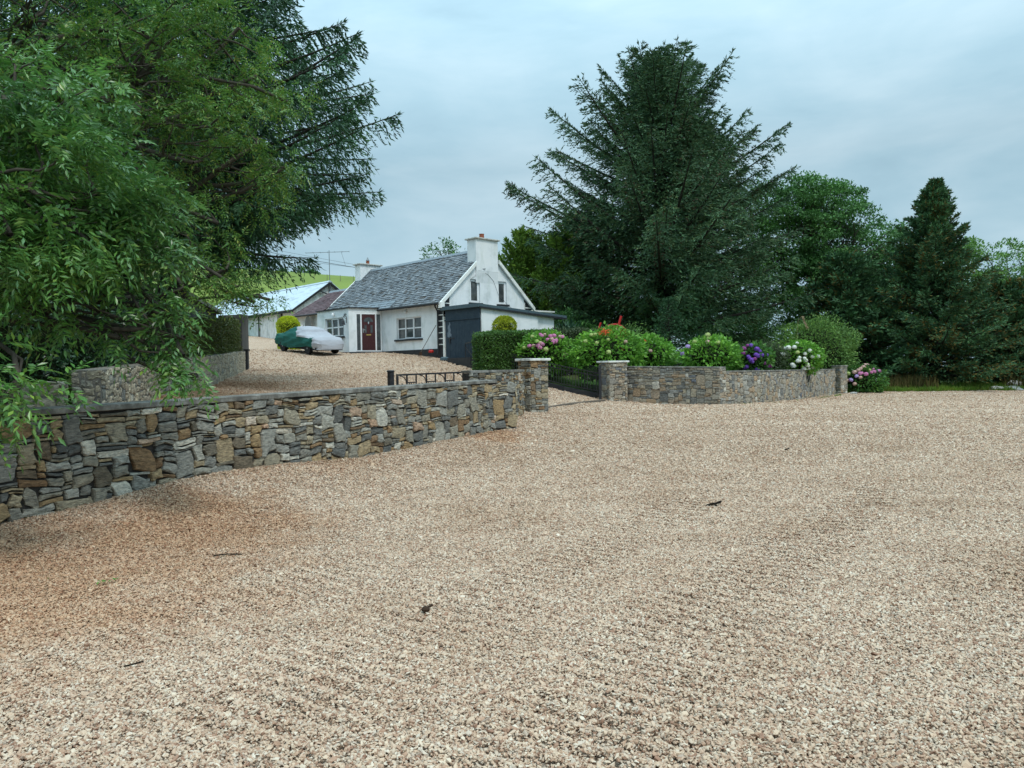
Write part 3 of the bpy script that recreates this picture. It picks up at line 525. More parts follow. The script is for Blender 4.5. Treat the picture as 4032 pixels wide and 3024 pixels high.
# ---------------------------------------------------------------- cottage (local frame: x along the front to the right, y into the house, z from the floor)
HROT = math.atan2(-.729, .684); HO = np.array([-3.28, 37.3, 2.70])
hx_, hy_ = np.array([.684, -.729]), np.array([.729, .684])
def HW(x, y, z=0.): p = HO[:2] + hx_ * x + hy_ * y; return (p[0], p[1], HO[2] + z)
house = empty('cottage', HO, HROT, label='white rendered cottage with grey slate roof, two chimneys and a porch', category='house') if False else tag(empty('cottage', HO, HROT), 'white rendered cottage with grey slate roof, two chimneys and a porch', 'house')
LH, WH, EV, AP = 11.3, 5.9, 2.34, 5.02; T = .35
def panel_x(mb, x0, x1, z0, z1, y0, y1, ops):
    """wall along x with openings (xa, xb, za, zb)"""
    xs = sorted({x0, x1, *[o[0] for o in ops], *[o[1] for o in ops]})
    for a, b in zip(xs, xs[1:]):
        oo = [o for o in ops if o[0] <= a and o[1] >= b]
        if not oo: mb.box(a, b, y0, y1, z0, z1)
        else: o = oo[0]; mb.box(a, b, y0, y1, z0, o[2]); mb.box(a, b, y0, y1, o[3], z1)
def ht(y): return EV + (AP - EV) * (1 - abs(y - WH / 2) / (WH / 2))
GW = [(1.75, 2.39, 2.28, 3.47), (3.63, 4.23, 2.28, 3.47)]
FW = (-3.93, -1.79, .55, 1.66)
mb = MB(); panel_x(mb, -LH, 0, -.02, EV, 0, T, [FW]); panel_x(mb, -LH, 0, -1, EV, WH - T, WH, [])
for xg, ops in ((0, GW), (-LH + T, [])):
    ys = sorted({0 + T, WH - T, WH / 2, *[o[0] for o in ops], *[o[1] for o in ops]})
    for a, b in zip(ys, ys[1:]):
        oo = [o for o in ops if o[0] <= a and o[1] >= b]
        if oo:
            o = oo[0]; mb.prism([(xg, a, -1), (xg, b, -1), (xg, b, o[2]), (xg, a, o[2])], (-T, 0, 0)); mb.prism([(xg, a, o[3]), (xg, b, o[3]), (xg, b, ht(b)), (xg, a, ht(a))], (-T, 0, 0))
        else: mb.prism([(xg, a, -1), (xg, b, -1), (xg, b, ht(b)), (xg, a, ht(a))], (-T, 0, 0))
    for a, b in ((0, T), (WH - T, WH)): mb.prism([(xg, a, EV), (xg, b, EV), (xg, b, ht(b)), (xg, a, ht(a))], (-T, 0, 0))
mb.build('wall', M['render'], house)
MB().box(-LH - .03, .035, -.04, 0.25, -1.6, -.02).build('plinth', M['black'], house)
# quoins painted black and white at the two gable corners
for yb, sgn in ((0, 1), (WH, -1)):
    q = MB(); w_ = MB(); ya, yc = (yb - .03, yb + .42) if sgn == 1 else (yb - .42, yb + .03)
    q.prism([(.025, ya, -.02), (.025, yc, -.02), (.025, yc, min(ht(yc) - .12, 2.66) if sgn == 1 else 2.2), (.025, ya, 2.2 if sgn == 1 else min(ht(ya) - .12, 2.66))], (-.45 if sgn == 1 else -.1, 0, 0))
    for k in range(9):
        z = .18 + k * .285
        if z < 2.45: w_.box(-.44 if sgn == 1 else -.1, .032, ya - .006, yc + .003, z - .022, z + .022)
    if sgn == 1: w_.box(-.44, -.40, -.04, -.03, -.02, 2.3); w_.box(.026, .034, .385, .425, -.02, 2.45); w_.box(.026, .034, -.03, -.0, -.02, 2.3)
    else: w_.box(.026, .034, WH - .425, WH - .385, -.02, 2.45)
    o = q.build('quoins', M['black'], house); w_.build('quoin_joints', M['bargewhite'], o)
# slates as real overlapping pieces
def slate_side(x0, x1, p0, p1, rnd, sw=.27, ex=.20, lift=.02, nrm=1):
    """p0 (y, z) eave -> p1 ridge"""
    a = np.array(p0, float); b = np.array(p1, float); Ls = np.hypot(*(b - a)); d = (b - a) / Ls; n = np.array([-d[1], d[0]]) * nrm
    V, F = [], []; rows = int(math.ceil(Ls / ex))
    for r in range(rows):
        s0 = r * ex - .02; s1 = min(s0 + ex * 1.35, Ls); x = x0 - (sw / 2 if r % 2 else 0)
        while x < x1:
            xa, xb = max(x, x0) + .004, min(x + sw, x1) - .004; x += sw
            if xb - xa < .04: continue
            l0 = .028 + rnd.uniform(0, lift); l1 = .010; tw = rnd.uniform(-.008, .008); e = rnd.uniform(-.012, .012); o = len(V)
            for (xx, ss, ll) in ((xa, s0 + e, l0 + tw), (xb, s0 + e, l0 - tw), (xb, s1, l1), (xa, s1, l1)):
                p = a + d * ss + n * ll; q_ = a + d * ss + n * (ll - .012); V += [(xx, p[0], p[1]), (xx, q_[0], q_[1])]
            F += [(o, o + 2, o + 4, o + 6), (o + 1, o + 7, o + 5, o + 3), (o, o + 1, o + 3, o + 2), (o + 2, o + 3, o + 5, o + 4), (o + 4, o + 5, o + 7, o + 6), (o + 6, o + 7, o + 1, o)]
    return V, F
def roof(parent, x0, x1, y0, y1, ez, rz, m, ov=.22, sw=.27, ex=.2, lift=.02, name='roof', ridge=True):
    rnd = random.Random(4); ym = (y0 + y1) / 2; sl = (rz - ez) / (ym - y0); mb = MB()
    for s in (1, -1):
        ye = (y0 - ov) if s == 1 else (y1 + ov); V, F = slate_side(x0, x1, (ye, ez - ov * sl + .06), (ym, rz + .06), rnd, sw, ex, lift, nrm=s)
        mb.add(V, F)
    mb.prism([(x0 + .01, y0 - ov + .02, ez - ov * sl - .02), (x0 + .01, ym, rz - .02), (x0 + .01, y1 + ov - .02, ez - ov * sl - .02), (x0 + .01, y1 + ov - .02, ez - ov * sl + .045), (x0 + .01, ym, rz + .05), (x0 + .01, y0 - ov + .02, ez - ov * sl + .045)], (x1 - x0 - .02, 0, 0))
    r = mb.build(name, m, parent)
    if ridge: MB().prism([(x0, ym - .14, rz + .0), (x0, ym, rz + .15), (x0, ym + .14, rz + .0)], (x1 - x0, 0, 0)).build('ridge', M['lead'], r)
    return r
rf = roof(house, -LH - .10, .06, 0, WH, EV, AP, M['slate'], sw=.23, ex=.17, lift=.026)
# paler re-slated strip above the porch and at the gable edge
mb = MB(); sl = (AP - EV) / (WH / 2)
mb2 = MB(); V, F = slate_side(-7.9, -4.2, (-.22, EV - .22 * sl + .095), (.26, EV + .26 * sl + .095), random.Random(8), .3, .2, .004); mb2.add(V, F)
mb2.build('new_slates', M['lead'], rf)
# verge boards
for xg in (.06, -LH - .2):
    for s in (1, -1):
        ye = -.26 if s == 1 else WH + .26; ze = EV - .26 * sl; ym = (2.1 if s == 1 else 3.62) if xg > 0 else WH / 2; zm = AP - abs(WH / 2 - ym) * sl
        MB().prism([(xg, ye, ze - .12), (xg, ym, zm - .07), (xg, ym, zm + .13), (xg, ye, ze + .10)], (.10, 0, 0)).build('verge_board', M['bargewhite'], house)
MB().box(.02, .20, -.30, -.04, EV - .42, EV - .14).build('eave_box', M['bargewhite'], house)
# gutter and downpipe
g = MB().tube([(-5.2, -.30, EV - .17), (.05, -.30, EV - .19)], .07, 8).build('gutter', M['black'], house, smooth=False)
MB().tube([(-.25, -.30, EV - .2), (-.25, -.30, EV - .3), (-.3, -.10, EV - .55), (-.3, -.10, .0), (-.3, -.16, -.3)], .04, 8).build('downpipe', M['black'], house)
# chimneys
def chimney(x0, x1, y0, y1, z0, z1, cowl):
    c = MB().box(x0, x1, y0, y1, z0, z1).build('chimney', M['render'], house, bevel=.012)
    MB().box(x0 - .09, x1 + .09, y0 - .10, y1 + .10, z1, z1 + .075).build('cap', M['capcon'], c, bevel=.012)
    MB().prism([(x0 - .04 if cowl else x1 - .3, y0 - .035, ht(y0) - .1), (x0 - .04 if cowl else x1 - .3, y0 - .01, ht(y0) + .12), (x0 - .04 if cowl else x1 - .3, WH / 2, AP + .16)], (x1 - x0 + .12 if cowl else -.34, 0, 0)).build('flashing', M['lead'], c)
    xm, ym = (x0 + x1) / 2, (y0 + y1) / 2
    if cowl:
        p = MB(); p.lathe((xm, ym, z1 + .075), [(.11, 0), (.10, .2), (.12, .22)], 12); p.build('chimney_pot', M['terracotta'], c)
        p = MB(); p.lathe((xm, ym, z1 + .32), [(.13, 0), (.06, .12), (.01, .22)], 4); 
        for a in range(4): p.bar((xm + .09 * math.cos(a * 1.57), ym + .09 * math.sin(a * 1.57), z1 + .27), (xm + .09 * math.cos(a * 1.57), ym + .09 * math.sin(a * 1.57), z1 + .34), .02, .02)
        p.build('cowl', M['galv'], c)
    else:
        MB().lathe((xm, ym - .05, z1 + .075), [(.15, 0), (.14, .05), (.12, .2), (.135, .27), (.1, .27), (.1, .1)], 12).build('chimney_pot', M['terracotta'], c)
chimney(-.62, .07, 2.12, 3.60, 3.9, 5.50, False)
MB().prism([(.0, 2.121, 3.9), (.069, 2.121, 3.9), (.0, 2.121, 3.3)], (0, 1.478, 0)).build('chimney_breast', M['render'], house)
chimney(-LH - .10, -LH + .52, 2.2, 3.65, 4.1, 5.42, True)
# windows: frame proud of the reveal back, panes set in
def window(parent, x0, x1, z0, z1, yf, cols, rows, axis='x', heavy=(), sill=True, fw=.055):
    """opening in a wall facing -y (axis x) or +x (axis y); yf = plane of the wall face"""
    def bx(mb, a, b, d0, d1, c, d):
        if axis == 'x': mb.box(a, b, yf + d0, yf + d1, c, d)
        else: mb.box(yf - d1, yf - d0, a, b, c, d)
    f = MB(); bx(f, x0, x1, .08, .15, z0, z0 + fw); bx(f, x0, x1, .08, .15, z1 - fw, z1); bx(f, x0, x0 + fw, .08, .15, z0 + fw, z1 - fw); bx(f, x1 - fw, x1, .08, .15, z0 + fw, z1 - fw)
    W_ = x1 - x0; H_ = z1 - z0
    for i in range(1, cols):
        xm = x0 + W_ * i / cols; bx(f, xm - .035, xm + .035, .078, .148, z0 + fw, z1 - fw)
    for j in range(1, rows):
        zm = z0 + H_ * j / rows; 
        for i in range(cols):
            a = x0 + W_ * i / cols + (.036 if i else fw); b = x0 + W_ * (i + 1) / cols - (.036 if i < cols - 1 else fw); bx(f, a, b, .082, .146, zm - .03, zm + .03)
    for (i) in heavy:   # an opening sash: a second frame standing forward
        a = x0 + W_ * i / cols - .02; b = x0 + W_ * (i + 1) / cols + .02
        bx(f, a, a + .06, .05, .079, z0 + .03, z1 - .03); bx(f, b - .06, b, .05, .079, z0 + .03, z1 - .03); bx(f, a + .06, b - .06, .05, .079, z0 + .03, z0 + .09); bx(f, a + .06, b - .06, .05, .079, z1 - .09, z1 - .03)
    fr = f.build('window', M['upvc'], parent)
    g = MB(); bx(g, x0 + fw * .5, x1 - fw * .5, .11, .12, z0 + fw * .5, z1 - fw * .5); g.build('pane', M['glass'], fr)
    if sill: s = MB(); bx(s, x0 - .12, x1 + .12, -.09, .085, z0 - .085, z0); s.build('sill', M['black'], fr)
    return fr
window(house, FW[0], FW[1], FW[2], FW[3], 0, 3, 2, heavy=(1,))
for w in GW: window(house, w[0], w[1], w[2], w[3], 0, 1, 1, axis='y', fw=.115)
# something pale standing behind the front window, curtain edges
# porch with a canted door wall
PX = -5.25; PC = (-5.84, -1.69); PLX = -9.12; PH = 2.26
po = MB(); PO = (-8.27, -6.36, .83, 1.83)
panel_x(po, PLX, PC[0] - .001, -.4, PH, PC[1], PC[1] + .25, [PO]); po.box(PLX, PLX + .25, PC[1] + .25, 0, -.4, PH)
dv = Vector((PX - PC[0], -.02 - PC[1], 0)); DL = dv.length; du = dv / DL; dn = Vector((du.y, -du.x, 0))    # along the door wall, outward
def dp(s, n, z): p = Vector((PC[0], PC[1], 0)) + du * s + dn * n; return (p.x, p.y, z)
def dbox(mb, s0, s1, n0, n1, z0, z1):
    return mb.add([dp(s0, n0, z0), dp(s1, n0, z0), dp(s1, n1, z0), dp(s0, n1, z0), dp(s0, n0, z1), dp(s1, n0, z1), dp(s1, n1, z1), dp(s0, n1, z1)],
                  [(0, 3, 2, 1), (4, 5, 6, 7), (0, 1, 5, 4), (1, 2, 6, 5), (2, 3, 7, 6), (3, 0, 4, 7)])
D0, D1 = .36, DL - .02
dbox(po, 0, D0, 0, -.25, -.4, PH); dbox(po, D0, D1, 0, -.25, 2.06, PH); dbox(po, D0, D1, 0, -.25, -.4, -.02)
porch = po.build('porch_wall', M['render'], house)
rp = [(PLX - .08, PC[1] - .08), (PC[0] + .06, PC[1] - .08), (PX + .1, -.02), (PX + .1, .35), (PLX - .08, .35)]
MB().prism([(x, y, PH + .002) for x, y in rp], (0, 0, .06)).build('porch_roof', M['black'], house)
window(porch, PO[0], PO[1], PO[2], PO[3], PC[1], 3, 2, heavy=(1,))
df = MB()
for a, b in ((D0, D0 + .06), (D0 + .255, D0 + .325), (D1 - .345, D1 - .275), (D1 - .06, D1)): dbox(df, a, b, .0, -.10, .0, 2.0)
for a, b in ((D0 + .06, D0 + .255), (D0 + .325, D1 - .345), (D1 - .275, D1 - .06)): dbox(df, a, b, .002, -.10, 1.96, 2.0); dbox(df, a, b, .002, -.10, 0, .05)
dbox(df, D0, D1, .0, -.10, 2.0, 2.055)
dfo = df.build('door_frame', M['upvc'], house)
sg = MB(); dbox(sg, D0 + .05, D0 + .26, -.04, -.05, .03, 1.98); dbox(sg, D1 - .28, D1 - .05, -.04, -.05, .03, 1.98); sg.build('side_light', M['glass'], dfo)
L0, L1 = D0 + .327, D1 - .347; LM = (L0 + L1) / 2; dd = MB(); dbox(dd, L0, L1, -.02, -.07, .05, 1.96)
for a, b, z0, z1 in ((LM - .30, LM - .06, .14, .42), (LM + .06, LM + .30, .14, .42), (LM - .30, LM - .06, .50, .80), (LM + .06, LM + .30, .50, .80)):
    dbox(dd, a, b, -.008, -.02, z0, z0 + .03); dbox(dd, a, b, -.008, -.02, z1 - .03, z1); dbox(dd, a, a + .03, -.008, -.02, z0 + .03, z1 - .03); dbox(dd, b - .03, b, -.008, -.02, z0 + .03, z1 - .03)
door = dd.build('door', M['doorred'], house)
gl = MB()
for a, b in ((LM - .22, LM - .10), (LM + .10, LM + .22)): dbox(gl, a, b, -.012, -.02, .98, 1.38)
n_ = 10; arc = [dp(LM + .26 * math.cos(math.pi * k / n_), -.012, 1.56 + .24 * math.sin(math.pi * k / n_)) for k in range(n_ + 1)]
gl.prism(arc, -dn * .008); gl.build('door_glass', M['glass'], door)
k_ = MB(); dbox(k_, LM - .13, LM + .13, .0, -.02, .84, .90); k_.build('letter_box', M['brass'], door)
k_ = MB(); dbox(k_, L0 + .05, L0 + .08, .0, -.02, .98, 1.2); k_.bar(dp(L0 + .06, .02, 1.13), dp(L0 + .17, .02, 1.13), .025, .025); k_.build('handle', M['chrome'], door)
k_ = MB(); dbox(k_, LM - .03, LM + .03, .01, -.02, 1.45, 1.56); k_.build('knocker', M['chrome'], door)
MB().box(PLX, PX + .15, PC[1] - .35, PC[1] + 1.7, -.6, -.05).build('step', M['black'], house)
# lamps on the front
for (x, y, z) in ((-7.3, PC[1], 2.06), (-3.0, 0, 1.98)):
    l = MB(); l.box(x - .05, x + .05, y - .05, y + .0, z - .06, z + .06); l.lathe((x, y - .09, z - .02), [(.03, .07), (.065, 0), (.07, -.07), (.02, -.08)], 10); l.build('flood_lamp', M['upvc'], house, bevel=.004)
l = MB(); x, y = -6.05, PC[1]; l.box(x - .02, x + .02, y - .02, y, 1.5, 1.85); l.bar((x, y, 1.82), (x, y - .22, 1.86), .02, .02); l.bar((x, y - .02, 1.7), (x - .0, y - .2, 1.86), .015, .015)
l.lathe((x, y - .2, 1.4), [(.015, .3), (.03, .28), (.07, .2), (.10, .02), (.11, 0), (.02, 0)], 12); l.tube([(x, y - .2, 1.86), (x, y - .2, 1.66)], .008, 5); l.tube([(x, y - .2, 1.4), (x, y - .2, 1.2)], .01, 5)
for a in range(8): l.bar((x - .12, y - .02, 1.95), (x - .12 + .13 * math.cos(a * .785), y - .02, 1.95 + .07 * math.sin(a * .785)), .012, .012)
l.build('porch_bell', M['iron'], house)
# cable stapled across the gable
cb = MB(); pts = [(.05, 2.55, 3.85), (.06, 2.9, 3.75), (.03, 3.3, 3.45), (.03, 3.62, 2.75), (.03, 4.3, 2.25), (.03, 5.2, 1.75)]
cb.tube(pts, .007, 5); cb.tube([(.03, 2.55, 3.95), (.03, 2.3, 3.75), (.03, 1.9, 3.55), (.03, 1.7, 3.35)], .006, 5); cb.bar((.02, 2.45, 4.0), (.12, 2.7, 4.02), .03, .03); cb.build('cable', M['wire'], house)
# rear extension
MB().box(-4.2, -.25, WH, WH + 2.0, -.8, 2.02).build('rear_extension', M['render'], house)
MB().box(-4.3, -.15, WH + .02, WH + 2.1, 2.022, 2.1).build('rear_extension_roof', M['bargewhite'], house)
# ---- lean-to shed on the gable, dark double doors
shed = tag(empty('shed', HW(0, 0), HROT), 'flat roofed white shed with dark blue boarded doors against the cottage gable', 'shed'); shed.location.z = HO[2]
S1 = 2.73
def szt(y): return 1.78 - .062 * y
mb = MB(); mb.prism([(S1, .08, -1.3), (S1, 3.75, -1.3), (S1, 3.75, szt(3.75)), (S1, .08, szt(.08))], (-.2, 0, 0)); mb.prism([(S1 - .10, 3.75, -1.3), (S1 - .10, 5.0, -1.3), (S1 - .10, 5.0, szt(5.0)), (S1 - .10, 3.75, szt(3.75))], (-.2, 0, 0))
mb.box(.03, S1 - .3, 4.8, 5.0, -1.3, 1.45); mb.build('wall', M['render'], shed)
mb = MB(); y0, y1 = -.22, 5.75
mb.prism([(.04, y0, szt(y0)), (S1 + .12, y0, szt(y0)), (S1 + .12, y0, szt(y0) + .17), (.04, y0, szt(y0) + .17)], (0, .08, 0))
mb.prism([(.04, y0 + .08, szt(y0 + .08)), (.04, y1, szt(y1)), (.04, y1, szt(y1) + .16), (.04, y0 + .08, szt(y0 + .08) + .16)], (S1 + .06, 0, 0))
mb.build('roof', M['fascia'], shed)
MB().prism([(S1 + .101, y0 + .09, szt(y0) - .05), (S1 + .101, y1, szt(y1) - .05), (S1 + .101, y1, szt(y1) + .05), (S1 + .101, y0 + .09, szt(y0) + .03)], (.02, 0, 0)).build('fascia_edge', M['black'], shed)
rr_ = random.Random(3); bd = MB(); x = .26
while x < S1 - .05:
    w = .118; bd.box(x + .004, min(x + w, S1 + .02) - .004, -.06 - rr_.uniform(0, .006), -.03, -.52 + rr_.uniform(-.02, .02), 1.30); x += w
bd.box(.24, S1 + .02, -.03, .0, -.5, 1.3)
dr = bd.build('door', M['blue'], shed)
hd = MB(); x = .26
while x < S1 - .05: hd.box(x + .003, min(x + .24, S1 + .02) - .003, -.075, -.02, 1.30, szt(0) - .002); x += .24
hd.box(.2, S1 + .03, -.10, -.02, 1.28, 1.33); hd.build('header_boards', M['blue'], shed)
hb = MB(); hb.box(.35, .95, -.085, -.06, .42, .46); hb.box(.55, .62, -.10, -.06, .22, .42); hb.build('hinge', M['iron'], dr)
pl = [(.40, .52), (.52, .48), (.60, .55), (.68, .50), (.72, .62), (.62, .70), (.66, .82), (.60, .98), (.64, 1.12), (.55, 1.22), (.52, 1.05), (.46, 1.10), (.42, .92), (.48, .80), (.40, .70)]
MB().prism([(x, -.0665, z) for x, z in pl], (0, -.003, 0)).build('bare_patch', M['peel'], dr)
MB().box(.10, .20, -.11, -.01, -.55, 1.5).build('door_post', M['bargewhite'], shed)
MB().box(-.55, S1 + .1, -.55, -.02, -1.3, -.60).build('step', M['black'], shed)
# leaning broom, small red pot and lamp housing by the corner
b = tag(empty('broom', HW(-.75, -.35, -.3)), 'long handled broom leaning against the white cottage front by the downpipe', 'broom')
b.location.z = HO[2] - .22; b.rotation_euler.z = HROT
MB().tube([(-.55, -.1, 0), (.35, .22, 1.35)], .016, 6).build('handle', M['wood'], b); MB().prism([(-.66, -.16, -.12), (-.44, -.16, -.12), (-.5, -.1, .06), (-.6, -.1, .06)], (0, .07, 0)).build('bristles', M['litter'], b)
tag(MB().lathe((*HW(-.62, -.3, -.22)[:2], HO[2] - .22), [(.05, 0), (.13, .02), (.12, .12), (.06, .15)], 12).build('red_tub', M['redpaint'], smooth=True), 'small red tub lying on the black plinth by the broom', 'tub')
tag(MB().box(-.2, .2, -.12, .12, 0, .10).add([(-.2, -.12, .1), (.2, -.12, .1), (.12, 0, .16), (-.12, 0, .16), (.2, .12, .1), (-.2, .12, .1)], [(0, 1, 2, 3), (2, 4, 5, 3), (1, 4, 2), (0, 3, 5)]).build('boot_scraper', M['fascia']), 'low grey green boot scraper on the step before the blue shed door', 'boot scraper').location = (*HW(.55, -.4)[:2], HO[2] - .60)
# plinth kerb of the front path below the house
# ---- barn and outbuilding
bo = np.array(HW(-18.55, 1.87)); bo[2] = 4.0
barn = tag(empty('barn', bo, HROT), 'whitewashed stone barn with a long pale corrugated metal roof', 'barn')
BL, BW, BE, BA_ = 18.0, 5.2, 2.03, 3.86
def bh(y): return BE + (BA_ - BE) * (1 - abs(y - BW / 2) / (BW / 2))
mb = MB(); panel_x(mb, -BL, 0, -1, BE, 0, .4, [(-2.55, -1.75, -1.0, 1.85)]); mb.box(-BL, 0, BW - .4, BW, -1, BE); mb.prism([(0, .4, -1), (0, BW - .4, -1), (0, BW - .4, bh(BW - .4)), (0, BW / 2, BA_), (0, .4, bh(.4))], (-.4, 0, 0))
mb.prism([(0, 0, BE), (0, .4, BE), (0, .4, bh(.4))], (-.4, 0, 0)); mb.build('wall', M['whitewash'], barn)
MB().box(-2.55, -1.75, .25, .3, -1, 1.85).build('door', M['black'], barn)
MB().box(-2.9, -2.56, -.03, .1, -1, BE).build('door_pillar', M['render'], barn)
V, F = [], []; nx = 420; xs = np.linspace(-BL - .1, .25, nx); cz = .028 * np.sin(xs * 2 * math.pi / .15)
for s in (1, -1):
    o = len(V); ye = -.35 if s == 1 else BW + .35; ze = BE - .35 * (BA_ - BE) / (BW / 2) + .1
    for x, c in zip(xs, cz): V += [(x, ye, ze + c), (x, BW / 2, BA_ + .1 + c)]
    F += [(o + 2 * i, o + 2 * i + 2, o + 2 * i + 3, o + 2 * i + 1) for i in range(nx - 1)]
mb = MB().add(V, F); rb = mb.build('roof', M['zinc'], barn); sd_ = rb.modifiers.new('t', 'SOLIDIFY'); sd_.thickness = .02
MB().prism([(-BL, BW / 2 - .2, BA_ + .03), (-BL, BW / 2, BA_ + .17), (-BL, BW / 2 + .2, BA_ + .03)], (BL + .27, 0, 0)).build('ridge', M['zinc'], rb)
mb = MB(); 
for s in (1, -1):
    ye = -.4 if s == 1 else BW + .4; ze = BE - .4 * (BA_ - BE) / (BW / 2); mb.prism([(.16, ye, ze - .10), (.16, BW / 2, BA_ - .10), (.16, BW / 2, BA_ + .08), (.16, ye, ze + .08)], (.08, 0, 0))
mb.box(.12, .2, BW / 2 - .05, BW / 2 + .05, BA_ - .9, BA_ - .1); mb.bar((.16, BW / 2 - .7, BA_ - .62), (.16, BW / 2, BA_ - .85), .07, .07); mb.box(-BL, .1, -.30, -.24, BE - .32, BE - .17); mb.build('barge_board', M['black'], barn)
MB().tube([(-5.3, -.1, -.6), (-5.3, -.1, BE - .2)], .05, 8).build('downpipe', M['black'], barn)
out = tag(empty('outbuilding', HW(-15, 0), HROT), 'low outbuilding with a purple slate roof between the barn and cottage', 'outbuilding'); out.location.z = HO[2]
mb = MB(); panel_x(mb, 0, 3.66, -.3, 2.5, 0, .35, [(.35, 1.1, -.3, 1.9)]); mb.box(0, 3.66, 4.85, 5.2, -.3, 2.5); mb.prism([(0, .35, -.3), (0, 4.85, -.3), (0, 4.85, 2.75), (0, 2.6, 4.0), (0, .35, 2.75)], (.3, 0, 0)); mb.build('wall', M['whitewash'], out)
MB().box(.35, 1.1, .2, .25, -.3, 1.9).build('door', M['black'], out)
roof(out, -.12, 3.58, 0, 5.2, 2.52, 4.05, M['purple'], ov=.25, sw=.25, ex=.22, lift=.012)
MB().tube([(-.1, -.33, 2.4), (3.5, -.33, 2.38)], .06, 8).build('gutter', M['black'], out)
# satellite dish and climbing plant on the outbuilding
sdh = tag(empty('satellite_dish', HW(-12.75, -.1, 1.85), HROT), 'oval grey satellite dish fixed under the purple roofed outbuilding eave', 'satellite dish')
dm = MB(); vs_, fs = [(0, -.12, 0)], []; nr, na_ = 4, 20
for i in range(1, nr + 1):
    for k in range(na_): a = 2 * math.pi * k / na_; r = i / nr; vs_.append((.36 * r * math.cos(a), -.12 - .10 * r * r, .48 * r * math.sin(a)))
fs += [(0, 1 + k, 1 + (k + 1) % na_) for k in range(na_)]
for i in range(nr - 1): fs += [(1 + i * na_ + k, 1 + (i + 1) * na_ + k, 1 + (i + 1) * na_ + (k + 1) % na_, 1 + i * na_ + (k + 1) % na_) for k in range(na_)]
d_ = dm.add(vs_, fs).build('reflector', M['dish'], sdh, smooth=True); d_.modifiers.new('t', 'SOLIDIFY').thickness = .012
MB().bar((0, -.15, -.45), (.05, -.62, -.12), .025, .025).box(.0, .1, -.70, -.6, -.16, -.06).build('arm', M['bargewhite'], sdh); MB().bar((0, 0, -.1), (0, -.12, 0), .05, .05).build('bracket', M['galv'], sdh)
# television aerial on the barn gable
an = tag(empty('tv_aerial', (bo[0], bo[1], bo[2]), HROT), 'thin television aerial on a pole above the barn gable', 'aerial'); zb_ = BA_ + .1
MB().tube([(.2, BW / 2, zb_ - .7), (.18, BW / 2, zb_ + 2.15)], .028, 6).build('pole', M['galv'], an)
mb = MB(); mb.bar((-.9, BW / 2 - 1.2, zb_ + 2.0), (.6, BW / 2 + 1.35, zb_ + 2.15), .03, .03)
for k in range(7): u = k / 6; p = Vector((-.9 + 1.5 * u, BW / 2 - 1.2 + 2.55 * u, zb_ + 2.0 + .15 * u)); mb.bar(p + Vector((.28, -.18, 0)), p - Vector((.28, -.18, 0)), .016, .016)
mb.bar((.3, BW / 2 + .9, zb_ + 2.1), (.45, BW / 2 + 1.15, zb_ + 1.1), .02, .02); mb.build('antenna', M['galv'], an)
# overhead wires (their poles stand out of sight)
for i, (a, b_, lab) in enumerate([((980, 960, 75), (1760, 1085, 75), 'upper power line crossing the sky behind the left chimney'), ((1040, 985, 62), (1700, 1078, 64), 'thick middle power line crossing behind the left chimney'), ((1040, 1003, 70), (1700, 1068, 78), 'lowest faint power line crossing behind the left chimney')]):
    p, q_ = Vector(W(*a)), Vector(W(*b_)); d = q_ - p; p -= d * .6; q_ += d * 1.2
    pts = [p.lerp(q_, k / 30) - Vector((0, 0, 1.0 * (1 - (2 * k / 30 - 1) ** 2) - .6)) for k in range(31)]
    tag(MB().tube(pts, .022 if i == 1 else .013, 5).build('power_line', M['wire']), lab, 'power line')
# grey pebbledashed outhouse behind the hedge on the bank
gw_a = np.array([-12.15, 31.8]); gd = np.array([.235, -.972]); gn = np.array([-.972, -.235])
Pg = [gw_a, gw_a + gd * 9.5, gw_a + gd * 9.5 + gn * 5, gw_a + gn * 5]
gb = tag(empty('outhouse', (0, 0, 0)), 'weathered grey pebbledashed outhouse half hidden by the ash and clipped hedge', 'outhouse')
MB().prism([(p[0], p[1], 1.2) for p in Pg], (0, 0, 2.9)).build('wall', M['pebbledash'], gb)
MB().prism([(p[0], p[1], 4.102) for p in [Pg[0] - gd * .2 - gn * .2, Pg[1] + gd * .2 - gn * .2, Pg[2] + gd * .2 + gn * .2, Pg[3] - gd * .2 + gn * .2]], (0, 0, .15)).build('roof', M['coping'], gb)
MB().prism([(-12.1, 31.85, 1.2), (-11.05, 31.62, 1.2), (-10.93, 32.05, 1.2), (-12.0, 32.3, 1.2)], (0, 0, 2.85)).build('end_wall', M['pebbledash'], gb)
gw_a = np.array([-10.95, 32.0])
MB().tube([(gw_a[0] + .10, gw_a[1] - .45, 1.6), (gw_a[0] + .10, gw_a[1] - .45, 2.55)], .05, 8).box(gw_a[0] + .0, gw_a[0] + .2, gw_a[1] - .55, gw_a[1] - .35, 2.55, 2.62).build('downpipe', M['black'], gb)
